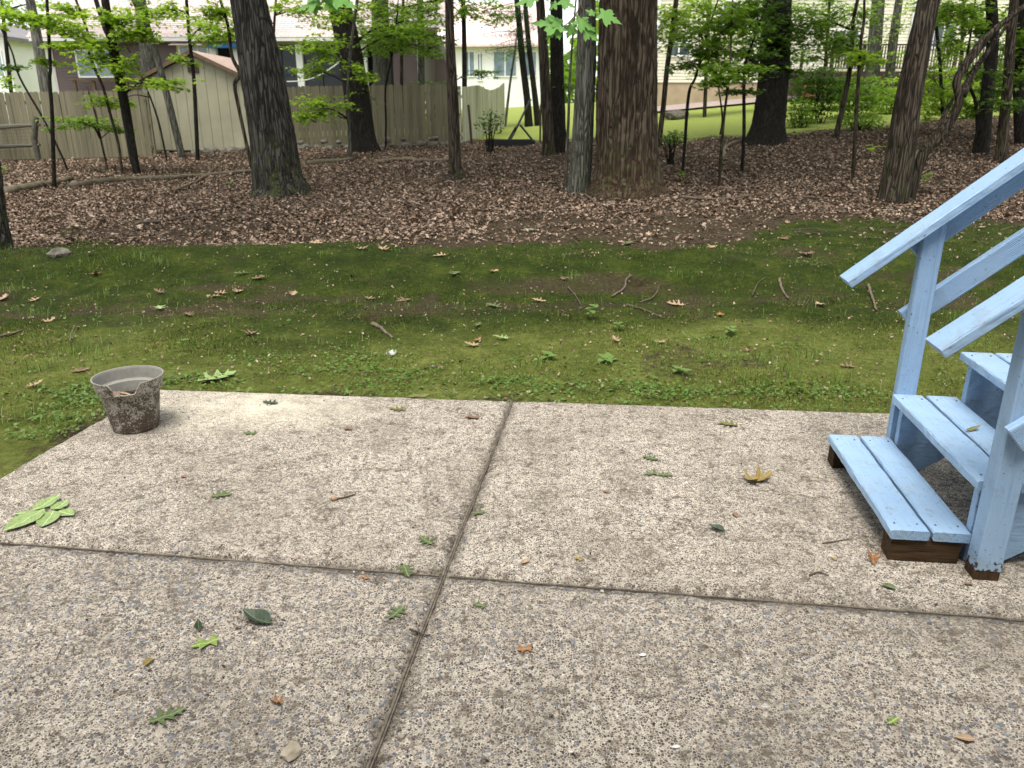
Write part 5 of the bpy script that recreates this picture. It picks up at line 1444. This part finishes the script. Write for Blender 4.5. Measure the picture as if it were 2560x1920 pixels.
tree("maple_tree", "slim leafy tree behind the fence right of the dark leaning trunk", [(1000, 240), (1004, 120), (1008, 0)], [9, 8, 7], 'bark_brown', D=28.5, seg=10, sprays=[(930, 25, 50, 28, 200), (1010, 25, 55, 28, 240), (1080, 30, 50, 30, 220), (1000, 85, 55, 26, 200), (1075, 90, 45, 24, 150), (930, 90, 40, 24, 120), (1190, 25, 50, 26, 200), (1250, 30, 50, 26, 180)], leaf='leaf_mid', lsize=.105)
tree("maple_tree", "slim leafy tree behind the shed at the top left", [(680, 240), (684, 120), (690, 0)], [8, 7, 6], 'bark_brown', D=29, seg=10, sprays=[(690, 12, 40, 14, 120), (740, 25, 50, 22, 170), (590, 20, 45, 24, 140), (790, 40, 45, 24, 150)], leaf='leaf_bright', lsize=.105)

# shrubs and seedlings
def shrub(label, px, py, rx, ry, n, leaf, D, lsize=.085, name="shrub", cat="shrub", group=None):
    n = int(n * 1.7)
    c = at(px, py, D); k = depth(c) / FPX
    zb = gz(c.x, D)
    o = thing(name, label, cat, (c.x, D, zb), group)
    rng = RNG
    u = rng.normal(0, 1, (n, 3)); u /= np.linalg.norm(u, axis=1)[:, None]; u *= rng.random(n)[:, None] ** .42
    cl = np.round(u * 2.6 + rng.normal(0, .3, (n, 3))) / 2.6
    u = .4 * u + .6 * cl + rng.normal(0, .05, (n, 3))
    P = np.array([c.x, D, c.z]) + u * np.array([rx * k, rx * k * .6, ry * k])
    P = P[P[:, 2] > zb + .02]
    mb = MB()
    for i in range(14):
        e = Vector(P[rng.integers(len(P))]); b = Vector((c.x + random.uniform(-.3, .3) * rx * k, D + random.uniform(-.2, .2), zb))
        mb.tube([b, (b + e) / 2 + Vector((0, 0, .1)), e], [.018, .012, .004], 4)
    mb.build("stems", M['bark_dark'], o, org=o.location)
    leaf_cloud("foliage", P, lsize, M[leaf], o, o.location, tilt=.5)
    return o
shrub("tall glossy green shrub before the deck of the cream house", 2045, 225, 75, 60, 1700, 'leaf_dark', 24.5, .11)
shrub("bushy green shrub right of the tall glossy one", 2140, 245, 80, 60, 1500, 'leaf_mid', 25.5, .11)
shrub("low bright green shrub behind the leaning brown trunk", 2240, 250, 70, 60, 1100, 'leaf_bright', 26.5, .11)
shrub("loose leafy shrub at the lower left of the shrub row", 2000, 285, 45, 40, 500, 'leaf_mid', 23.5, .09)
shrub("pale green fern-like shrub low before the leaning brown trunk", 2150, 305, 60, 25, 380, 'leaf_mid', 22, .09)
shrub("bright yellow-green shrub behind the crooked dead trunk", 2370, 240, 70, 80, 1300, 'leaf_bright', 25.5, .10)
shrub("green shrub behind the right trunk cluster", 2480, 230, 80, 90, 1300, 'leaf_mid', 27, .11)
shrub("small leafy shrub low at the right foot of the oak", 1685, 345, 35, 20, 160, 'leaf_dark', 17.5, .07)
shrub("small dark leafy seedling shrub before the pale fence", 1225, 310, 38, 32, 160, 'leaf_dark', 22.5, .10)
def seedling(px, py, label, hgt, nl, ls, m='leaf_mid', group="seedlings"):
    g = gp(px, py)
    o = thing("seedling", label, "plant", g, group)
    mb = MB().tube([(0, 0, -.02), (.01, 0, hgt * .5), (0, .01, hgt)], [.003, .0025, .0015], 5); mb.build("stem", LM['green'], o)
    for i in range(nl):
        th = i * 2.4; z = hgt * (.45 + .55 * i / nl)
        lf = leaf_mesh([(x * 1.25, y, q) for x, y, q in OVATE], ls * random.uniform(.8, 1.2), -.25, .2, i, .2).build("leaf", M[m], o)
        lf.location = (.01 * math.cos(th), .01 * math.sin(th), z - .01); lf.rotation_euler = (R(random.uniform(-5, 25)), 0, th)
    return o
seedling(1480, 800, "bright seedling with broad leaves in the middle of the mossy lawn", .13, 9, .075, 'weed')
seedling(1545, 828, "smaller bright seedling right of the broad-leaved one", .08, 6, .055, 'weed')
seedling(1518, 905, "pale plantain rosette on the moss below the two seedlings", .03, 6, .09, 'weed')
seedling(1370, 900, "upright pale plantain leaf near the middle of the lawn", .05, 4, .08, 'weed')
seedling(1700, 935, "pale plantain tuft on the right of the lawn", .04, 5, .08, 'weed')
seedling(1825, 838, "bright leafy seedling on the right half of the lawn", .07, 6, .07, 'weed')
seedling(458, 880, "tall pale weed stalk on the lawn behind the pot", .12, 3, .05, 'weed')
seedling(2178, 398, "two-leaved green seedling in the litter left of the leaning trunk", .32, 4, .26, 'leaf_bright')
seedling(2310, 480, "leafy seedling at the foot of the crooked dead trunk", .3, 8, .16, 'leaf_mid')
seedling(1705, 455, "small seedling in the litter right of the oak foot", .2, 7, .12, 'leaf_mid')
seedling(575, 470, "small pale seedling in the litter left of the leaning oak", .12, 6, .12, 'weed')
seedling(15, 452, "leafy seedling at the left picture edge in the litter", .3, 10, .14, 'leaf_mid')

# hanging maple spray in front of the trunks
D = 6.0
mq = at(1440, 40, D)
ms = thing("maple_branch", "spray of bright green maple leaves hanging in from above before the trunks", "branch", at(1470, -120, D))
def mtw(pts, r): MB().tube(catmull([at(x, y, D + d) for x, y, d in pts], 5), list(np.linspace(r, r * .5, 5 * (len(pts) - 1) + 1)), 5).build("twig", M['twig'], ms, org=ms.location)
mtw([(1475, -120, 0), (1450, 10, 0), (1432, 45, 0), (1405, 68, -.02), (1385, 62, 0)], .005)
mtw([(1450, 10, 0), (1470, 40, 0), (1500, 34, .03), (1530, 52, .02)], .003)
mtw([(1440, 30, 0), (1450, 60, -.02), (1470, 80, 0)], .002)
mtw([(1475, -120, 0), (1410, -20, 0), (1390, 10, 0), (1350, -8, .05)], .003)
for (px, py, qx, qy, s, tl) in ((1402, 66, 1343, 62, 1, 20), (1400, 64, 1372, 48, .9, 60), (1405, 70, 1375, 92, 1.05, -30), (1432, 62, 1420, 92, .95, -50), (1440, 52, 1478, 74, 1.0, 10), (1458, 72, 1488, 100, 1.0, -30), (1485, 36, 1462, 26, .8, 50), (1500, 36, 1540, 56, 1.05, 10), (1392, 8, 1372, 28, .8, -20), (1400, 4, 1440, 24, .8, 40), (1360, -6, 1385, -4, .8, 30), (1340, -5, 1300, 12, 1.0, 20)):
    a, b = at(px, py, D), at(qx, qy, D)
    L = (b - a).length * s * 1.25
    lf = leaf_mesh([(x * .95, y, q) for x, y, q in MAPLE], L, -.10, -.15, random.random() * 9, .35).build("leaf", M['leaf_maple'], ms)
    d = (b - a).normalized()
    nrm = Vector((0, -.62, .78)); nrm = (nrm - d * nrm.dot(d)).normalized()
    x_ = d.cross(nrm)
    W = Matrix((x_, d, nrm)).transposed().to_4x4(); W.translation = a - ms.location
    lf.matrix_local = W
D = 7.5
mb2 = thing("maple_branch", "blurred spray of blue-green maple leaves at the top edge left of centre", "branch", at(850, -110, D))
MB().tube(catmull([at(860, -110, D), at(840, -30, D), at(800, 8, D), at(770, 14, D)], 5), list(np.linspace(.006, .002, 16)), 5).build("twig", M['twig'], mb2, org=mb2.location)
for (px, py, qx, qy) in ((800, 6, 762, 22), (815, 0, 838, 24), (830, -10, 872, 14), (790, 8, 790, 30), (820, -20, 780, -10)):
    a, b = at(px, py, D), at(qx, qy, D); d = (b - a).normalized()
    lf = leaf_mesh(MAPLE, (b - a).length * 1.5, -.1, -.1, random.random() * 9, .3).build("leaf", M['leaf_maple'], mb2)
    nrm = Vector((0, -.5, .86)); nrm = (nrm - d * nrm.dot(d)).normalized()
    W = Matrix((d.cross(nrm), d, nrm)).transposed().to_4x4(); W.translation = a - mb2.location
    lf.matrix_local = W

# far woods behind the houses
rng = RNG
n = 16000
th = rng.uniform(-.62, .95, n); Dw = rng.uniform(62, 92, n)
hgt = (7 + 5 * vn(th * 9, th * 0, 61) + 3 * vn(th * 31, th * 0, 63)) * np.where(th < -.45, .35, 1.0) + 6 * sstep(.0, .25, th)
P = np.stack([th * Dw, Dw, 1.5 + rng.random(n) ** .8 * np.maximum(hgt, 1.5)], -1)
tag(leaf_cloud("far_woods", P, 1.1, M['leaf_mid'], None, (0, 0, 0), tilt=.6), "hazy green woods far behind the houses", "woods", kind="stuff")
#@@PART5
# ------------------------------------------------------------------ forest floor and lawn cover
T_CURL4 = (np.array([(0, 0, 0), (.30, .5, .18), (0, 1, .08), (-.28, .5, .14), (0, .5, -.02)]), T_LEAF[1])
n = 300000
yy = 9.2 + (27.5 - 9.2) * rng.random(n) ** 1.25
xx = (rng.random(n) * 2 - 1) * (.74 * yy + .8)
mo, la = cover(xx, yy)
tr = np.array([(o.location.x, o.location.y) for o in TREES])
edge = .12 * sstep(9.2, 9.8, yy) + .88 * sstep(9.5, 12.4, yy + 1.1 * vn(xx * .7, yy * .7, 41) + .6 * vn(xx * 2.3, yy * 2.3, 43) - 1.0 * sstep(-1.5, 3, xx))
keep = (rng.random(n) < edge * (1 - mo * .9)) & (la < .35)
# behind the fence line nothing but lawn
fx = [-30, at(-260, 405, 23.3).x, at(352, 400, 22.7).x, sx0, sx1, at(1152, 360, 26.2).x, at(1262, 330, 32).x, 40]
fy = [23.3, 23.3, 22.7, 24.2, 24.2, 26, 28, 28]
keep &= yy < np.interp(xx, fx, fy)
xx, yy = xx[keep], yy[keep]
n = len(xx)
zz = ht(xx, yy) + .004 + .035 * rng.random(n) ** 2
half = n * 9 // 10
V1, F1 = bulk(np.stack([xx, yy, zz], -1)[:half], .028 + .038 * rng.random(half), T_CURL4, rng.random(half) * 6.283, rng.normal(0, .35, half), rng.normal(0, .4, half))
V2, F2 = bulk(np.stack([xx, yy, zz], -1)[half:], .05 + .055 * rng.random(n - half), T_LOBE, rng.random(n - half) * 6.283, rng.normal(0, .28, n - half), rng.normal(0, .3, n - half))
tag(link("leaf_litter", mesh_np("leaf_litter", np.vstack([V1, V2]), np.vstack([F1, F2 + len(V1)])), M['litter']), "brown dead oak leaves carpeting the wood floor", "leaf litter", kind="stuff")
# thin twigs among the litter
mb = MB()
for i in range(1500):
    y = random.uniform(9.9, 20); x = random.uniform(-.72, .72) * y
    if random.random() > .35 + .65 * (vn(np.array([x * .5]), np.array([y * .5]), 90)[0] > .1): continue
    if cover(np.array([x]), np.array([y]))[1][0] > .2: continue
    L = random.uniform(.12, .55); th = random.random() * 6.28
    z = gz(x, y) + random.uniform(.015, .06)
    e = Vector((math.cos(th), math.sin(th), random.uniform(-.08, .2))) * L
    k = Vector((random.uniform(-.05, .05), random.uniform(-.05, .05), random.uniform(0, .04)))
    p = Vector((x, y, z))
    mb.tube([p, p + e * .5 + k, p + e], [random.uniform(.004, .010), .005, .002], 4, False)
tag(mb.build("twig_scatter", M['twig']), "thin grey twigs strewn through the leaf litter", "twigs", kind="stuff")
# moss
n = 300000
yy = 4.0 + 6.4 * rng.random(n) ** 1.15
xx = (rng.random(n) * 2 - 1) * (.72 * yy + .5)
mo, la = cover(xx, yy)
keep = (rng.random(n) < (mo - .25) * 1.7) & (patio_in(xx, yy) < -.01)
xx, yy, mo = xx[keep], yy[keep], mo[keep]
n = len(xx)
T_MOSS = (np.array([(-.16, 0, 0), (.16, 0, 0), (0, .25, 1.0)]), np.array([(0, 1, 2)]))
dr = rng.random(n) < unshaded_turf(xx, yy)
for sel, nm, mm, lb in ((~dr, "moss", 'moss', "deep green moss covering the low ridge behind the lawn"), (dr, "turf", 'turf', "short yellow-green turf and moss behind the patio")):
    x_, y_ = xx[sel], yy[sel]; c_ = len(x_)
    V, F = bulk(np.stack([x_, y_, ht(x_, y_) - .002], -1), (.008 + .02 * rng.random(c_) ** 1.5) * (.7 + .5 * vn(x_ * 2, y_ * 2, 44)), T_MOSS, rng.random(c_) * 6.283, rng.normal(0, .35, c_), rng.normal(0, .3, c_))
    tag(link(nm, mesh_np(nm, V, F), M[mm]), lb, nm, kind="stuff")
# grass tufts and loose blades
def blades(cx_, cy_, num, hmin, hmax, spread):
    out = []
    for _ in range(num):
        x, y = cx_ + random.gauss(0, spread), cy_ + random.gauss(0, spread)
        if patio_in(np.array([x]), np.array([y]))[0] > -.01: continue
        th = random.random() * 6.28; h = random.uniform(hmin, hmax); b = random.uniform(.15, .8) * h
        w_ = random.uniform(.0012, .0024)
        p = Vector((x, y, gz(x, y) - .004)); d = Vector((math.cos(th), math.sin(th), 0)); s_ = Vector((-d.y, d.x, 0))
        out.append([p - s_ * w_, p + s_ * w_, p + d * b * .35 + Vector((0, 0, h * .65)) - s_ * w_ * .8, p + d * b * .35 + Vector((0, 0, h * .65)) + s_ * w_ * .8, p + d * b + Vector((0, 0, h * .9))])
    return out
BL = []
spots = [(100, 925, 60), (190, 885, 60), (60, 1050, 50), (140, 1075, 40), (270, 900, 40), (350, 645, 60), (290, 655, 50), (400, 660, 40), (200, 665, 40), (110, 700, 30), (470, 870, 40), (30, 730, 40), (260, 740, 25), (1440, 700, 40), (1700, 690, 30), (1790, 870, 40), (1880, 960, 60), (1960, 940, 60), (2010, 900, 40), (1930, 920, 40), (2090, 960, 40), (2400, 800, 60), (2440, 880, 50), (1640, 870, 30), (1560, 850, 30), (960, 900, 30), (640, 900, 25), (1180, 940, 30), (1330, 920, 25), (170, 590, 40), (210, 610, 35), (1760, 900, 35), (80, 790, 40), (330, 830, 25), (2330, 700, 50), (2000, 620, 30)]
for (px, py, nb) in spots:
    g = gp(px, py); BL += blades(g.x, g.y, nb, .04, .12, .07)
for _ in range(1500):
    y = random.uniform(4.2, 9.5); x = random.uniform(-.7, .7) * y
    if random.random() < .5 and y > 6: continue
    BL += blades(x, y, random.randrange(3, 9), .02, .07, .04)
V = np.array([[tuple(q) for q in b] for b in BL]).reshape(-1, 3)
F = (np.array([(0, 1, 3), (0, 3, 2), (2, 3, 4)])[None] + (np.arange(len(BL)) * 5)[:, None, None]).reshape(-1, 3)
tag(link("grass", mesh_np("grass", V, F), M['grass']), "thin grass tufts scattered over the mossy lawn", "grass", kind="stuff")
# low weeds along the patio edge and in patches
P = []
wspots = [(470, 950, 60, .10), (560, 962, 30, .1), (660, 905, 60, .12), (900, 895, 110, .16), (960, 930, 80, .14), (860, 930, 60, .1), (1010, 945, 60, .12), (940, 968, 80, .12), (1060, 962, 40, .1), (1300, 965, 130, .16), (1370, 975, 90, .12), (1240, 955, 60, .12), (1600, 980, 110, .14), (1660, 990, 70, .1), (1560, 965, 60, .12), (1750, 985, 60, .12), (1960, 975, 80, .16), (2040, 985, 90, .16), (2110, 990, 60, .1), (1880, 985, 50, .1), (220, 1005, 140, .13), (180, 1045, 100, .12), (120, 1090, 70, .1), (250, 970, 60, .1), (210, 985, 80, .1), (415, 955, 50, .08), (1500, 925, 40, .14), (1780, 850, 40, .12), (2020, 660, 40, .12), (760, 930, 30, .1), (1330, 905, 40, .12), (1840, 900, 30, .1), (2440, 960, 60, .12), (1990, 870, 30, .1)]
for (px, py, nb, s_) in wspots:
    g = gp(px, py); nb = int(nb * 1.7)
    P.append(np.stack([g.x + rng.normal(0, s_ * 1.3, nb), g.y + rng.normal(0, s_ * .6, nb)], -1))
m_ = 700
yr = 4.3 + 5 * rng.random(m_) ** 1.6
P.append(np.stack([(rng.random(m_) * 2 - 1) * .72 * yr, yr], -1))
# irregular fringe along the patio's far edge
s_ = rng.random(450) * 6.0
P.append(np.stack([P_FL.x + fdir.x * s_ - N_far.x * np.abs(rng.normal(0, .05, 450)), P_FL.y + fdir.y * s_ - N_far.y * np.abs(rng.normal(0, .05, 450))], -1))
P = np.vstack(P)
P = P[patio_in(P[:, 0], P[:, 1]) < .012]
Z_ = ht(P[:, 0], P[:, 1]) + .008 + .03 * rng.random(len(P))
Z_ = np.where(patio_in(P[:, 0], P[:, 1]) > -.02, np.maximum(Z_, .008), Z_)
V, F = bulk(np.column_stack([P, Z_]), .014 + .022 * rng.random(len(P)) ** 1.5, (T_LEAF[0] * np.array([1.35, 1, 1]), T_LEAF[1]), rng.random(len(P)) * 6.283, rng.normal(.1, .35, len(P)), rng.normal(0, .35, len(P)))
tag(link("low_weeds", mesh_np("low_weeds", V, F), M['weed']), "small round-leaved weeds creeping along the patio edge", "weeds", kind="stuff")
# crumbs of dead leaf and grit lying on moss, soil and concrete
m_ = 10000
yr = 4.1 + 6.4 * rng.random(m_) ** 1.1; xr_ = (rng.random(m_) * 2 - 1) * .73 * yr
k_ = patio_in(xr_, yr) < -.02
xr_, yr = xr_[k_], yr[k_]
V, F = bulk(np.stack([xr_, yr, ht(xr_, yr) + .012], -1), .007 + .026 * rng.random(len(yr)) ** 3, T_CURL, rng.random(len(yr)) * 6.283, rng.normal(0, .5, len(yr)), rng.normal(0, .5, len(yr)))
tag(link("leaf_crumbs", mesh_np("leaf_crumbs", V, F), M['litter']), "crumbs of dead leaf strewn over the moss", "leaf crumbs", kind="stuff")
m_ = 6000
yr = 1.2 + 3.4 * rng.random(m_); xr_ = (rng.random(m_) * 2 - 1) * (.75 * yr + .3)
cl = vn(xr_ * 3, yr * 3, 71) + .5 * vn(xr_ * 9, yr * 9, 72)
k_ = (patio_in(xr_, yr) > .02) & (cl > .15)
xr_, yr = xr_[k_], yr[k_]
V, F = bulk(np.stack([xr_, yr, 0 * yr + .003], -1), .004 + .010 * rng.random(len(yr)) ** 3, T_CURL, rng.random(len(yr)) * 6.283, rng.normal(0, .3, len(yr)), rng.normal(0, .3, len(yr)))
tag(link("patio_grit", mesh_np("patio_grit", V, F), M['soil']), "dark grit and leaf crumbs lodged in the concrete", "grit", kind="stuff")

# single leaves and sticks on the moss
ML = "leaves on the mossy lawn"
LEAVES = [(240, 690, 'orange', .15), (535, 742, 'tan', .15), (552, 736, 'tan', .13), (595, 733, 'tan', .13), (645, 700, 'brown', .14), (400, 735, 'brown', .12), (470, 790, 'brown', .12), (300, 955, 'tan', .09), (85, 752, 'tan', .12), (8, 752, 'tan', .15), (120, 805, 'tan', .12), (200, 930, 'brown', .12), (88, 968, 'tan', .1), (625, 840, 'brown', .12), (735, 735, 'tan', .13), (880, 690, 'tan', .12), (1010, 755, 'brown', .16), (925, 750, 'tan', .12), (1235, 680, 'tan', .14), (1345, 755, 'tan', .12), (1180, 868, 'tan', .11), (1195, 852, 'orange', .08), (1410, 700, 'brown', .13), (1650, 860, 'tan', .1), (1690, 765, 'tan', .16), (1800, 790, 'orange', .1), (2015, 640, 'brown', .22), (2050, 765, 'tan', .13), (1540, 855, 'tan', .1), (2120, 920, 'brown', .1), (1870, 880, 'brown', .09), (960, 625, 'tan', .16), (905, 625, 'tan', .15), (1100, 640, 'tan', .15), (1030, 610, 'tan', .14), (790, 610, 'tan', .16), (1780, 620, 'tan', .16), (1960, 600, 'brown', .16), (820, 545, 'orange', .26), (600, 570, 'tan', .18)]
zone_of = lambda py: "at the rim of the leaf litter" if py < 645 else "on the dark moss ridge" if py < 722 else "in the hollow before the ridge" if py < 800 else "on the moss near the patio"
ZN = {}
for q in sorted(LEAVES): ZN.setdefault((zone_of(q[1]), q[2]), []).append(q)
for (zn, k_), row in ZN.items():
    for i, (px, py, k_, s_) in enumerate(row):
        pos = "lone " + k_ + " dry oak leaf" if len(row) == 1 else nth(i, len(row)).replace(" from", " " + k_ + " oak leaf from")
        lay_leaf(px, py, OAK, s_, k_, random.uniform(0, 360), pos + " " + zn, group=ML, cup=random.uniform(.3, 1.4), curl=random.uniform(.1, .7), patio_top=False, lift=.012, tilt=(random.uniform(-10, 10), random.uniform(-10, 10)))
for (px, py, s_, lb) in [(400, 775, .14, "pale green fallen leaf left of centre on the lawn"), (605, 688, .15, "green fallen leaf on the mossy ridge left of centre"), (1138, 688, .18, "blue-green fallen leaf on the ridge near the middle"), (1235, 770, .18, "broad green fallen leaf lying on the moss in the middle"), (1325, 578, .22, "pale green fallen leaf at the lower rim of the litter"), (1570, 612, .2, "green fallen leaf on bare soil below the oak"), (540, 952, .26, "large pale green leaf on the weeds behind the far left slab"), (305, 1112, .01, None), (1255, 850, .12, "narrow pale green leaf on the moss right of centre"), (1195, 818, .09, "small whitish green leaf on the moss in the middle")]:
    if lb: lay_leaf(px, py, OAK, s_, 'pale' if 'pale' in lb else 'green', random.uniform(0, 360), lb, group=ML, cup=.5, patio_top=False, lift=.02)
SK = "sticks on the forest floor and lawn"
twig([(930, 812), (950, 822), (965, 835), (982, 848)], .018, "short root-like stick lying on the moss left of centre", 'twig', .012, False, SK, "stick", "stick")
twig([(1530, 745), (1560, 725), (1566, 702), (1580, 692)], .012, "crooked grey stick beside the burrow in the ridge", 'twig', .02, False, SK, "stick", "stick")
twig([(1600, 760), (1635, 745), (1650, 715)], .008, "thin grey twig right of the burrow", 'twig', .02, False, SK, "stick", "stick")
twig([(1560, 765), (1610, 778), (1660, 800)], .008, "long thin twig below the burrow", 'twig', .015, False, SK, "stick", "stick")
twig([(1420, 720), (1440, 745), (1452, 765)], .008, "short thin twig left of the burrow", 'twig', .015, False, SK, "stick", "stick")
twig([(1948, 700), (1955, 725), (1968, 750)], .014, "short stout stick on the moss left of the handrail end", 'twig', .02, False, SK, "stick", "stick")
twig([(2170, 715), (2178, 745), (2190, 780)], .014, "short stout stick on the moss beneath the handrail end", 'twig', .02, False, SK, "stick", "stick")
twig([(1880, 745), (1895, 715), (1912, 700)], .006, "thin forked twig on the moss at right", 'twig', .03, False, SK, "stick", "stick")
twig([(0, 845), (40, 835), (60, 828)], .010, "dark stick at the left edge of the lawn", 'twig', .015, False, SK, "stick", "stick")
twig([(178, 870), (182, 848), (190, 828)], .006, "upright dead stalk on the lawn at left", 'twig', .05, False, SK, "stick", "stick")
twig([(1060, 925), (1090, 922), (1120, 925)], .006, "dark twig on the moss behind the slab joint", 'twig', .015, False, SK, "stick", "stick")
twig([(340, 562), (400, 560), (450, 550), (500, 540)], .022, "straight grey stick in the litter below the leaning oak", 'twig', .04, False, SK, "stick", "stick")
twig([(440, 480), (500, 455), (545, 420)], .025, "dark stick slanting up in the litter near the shed", 'twig', .05, False, SK, "stick", "stick")
twig([(940, 412), (1000, 404), (1060, 406), (1125, 404)], .06, "long pale branch lying in the litter left of the slim trunk", 'log', .05, False, SK, "fallen_branch", "branch")
twig([(2030, 490), (2008, 470), (2012, 440), (2060, 430)], .018, "pale bent hoop-shaped stick in the litter at right", 'log', .04, False, SK, "stick", "stick")
twig([(1960, 505), (2000, 498), (2060, 502)], .02, "grey stick in the litter left of the leaning brown trunk", 'twig', .04, False, SK, "stick", "stick")
twig([(1808, 400), (1815, 372), (1850, 358)], .05, "pale curved bark piece in the litter beside the thin sapling", 'log', .06, False, SK, "bark_piece", "bark")
twig([(1910, 395), (1925, 382), (1935, 378)], .03, "short pale stick by the foot of the dark flaring trunk", 'log', .05, False, SK, "stick", "stick")
twig([(2250, 470), (2278, 425), (2292, 385)], .04, "pale weathered stick propped between the leaning and dead trunks", 'log', .08, False, SK, "stick", "stick")
twig([(1460, 490), (1500, 520), (1560, 560)], .015, "thin dark stick below the oak foot", 'twig', .04, False, SK, "stick", "stick")
twig([(1700, 500), (1800, 505), (1880, 495)], .018, "long dark stick in the litter right of the oak", 'twig', .05, False, SK, "stick", "stick")
lg = [(8, 487), (60, 478), (140, 462), (180, 452)]
twig(lg, .09, "rotting mossy log lying in the litter at the far left", 'log', .06, False, SK, "fallen_log", "log", 10)
twig([(180, 470), (300, 455), (450, 448), (640, 432)], .07, "long thin rotting log in the litter left of the leaning oak", 'log', .05, False, SK, "fallen_log", "log", 10)
twig([(770, 412), (830, 408), (880, 402)], .08, "low mossy log behind the leaning oak", 'log', .04, False, SK, "fallen_log", "log", 10)
twig([(1470, 458), (1490, 472), (1512, 486)], .09, "pale bare surface root at the foot of the oak", 'log', .05, False, None, "tree_root", "root", 10)
g = gp(150, 640); rock(g, .13, M['rock'], "grey stone among leaves near the left edge trunk", flatz=.5)

# ------------------------------------------------------------------ unseen house wall and landing, added to keep sky light off the steps
oh = thing("unseen_shade_house", "unseen grey-blue sided house wall added behind the viewer to shade the steps", "house", (0, -1.6, -.1))
hb = m_simple("grey_blue_siding", (.30, .34, .38), .7, .2, .08, 1.0)
siding_wall(oh, -9, 6.2, -1.6, -.1, 6.0, hb, .13, "shading_wall")
for o_ in oh.children: o_.data.flip_normals()
MB().box(-9, 6.2, -1.8, -1.63, -.1, 6.0).build("wall_core", hb, oh, org=oh.location)
MB().prism([(-1.0, 6.0), (-6.5, 9.0), (-6.5, 9.2), (-1.0, 6.2)], lambda y, z: (-9.4, y, z), lambda y, z: (6.6, y, z)).build("roof", M['roof_grey'], oh, org=oh.location)
# landing at the head of the steps, added out of view to block sky
zl_ = ST_Z1 + ST_RISE * NST
ld = thing("landing", "unseen light blue wooden landing added at the head of the steps", "landing", sp_(ST_RUN * NST + .9, ST_W / 2, 0))
for i in range(11):
    a_ = ST_RUN * NST + .135 + .15 * i
    board("deck_board", sp_(a_, -.5, zl_ - .019), sp_(a_, ST_W + .3, zl_ - .019), A3, .14, .038, M['paint'], ld, 8)
for i in range(8):                       # boards added under the landing to darken the space below the steps
    board("shade_board", sp_(ST_RUN * NST + .10, -.5, .07 + .142 * i), sp_(ST_RUN * NST + .10, ST_W + .3, .07 + .142 * i), Z3, .138, .02, M['paint'], ld, 6)
for b_ in (-.42, ST_W + .22):
    for a_ in (ST_RUN * NST + .2, ST_RUN * NST + 1.6):
        board("post", sp_(a_, b_, .002), sp_(a_, b_, zl_ - .04), A3, .089, .089, M['paint'], ld, 4)
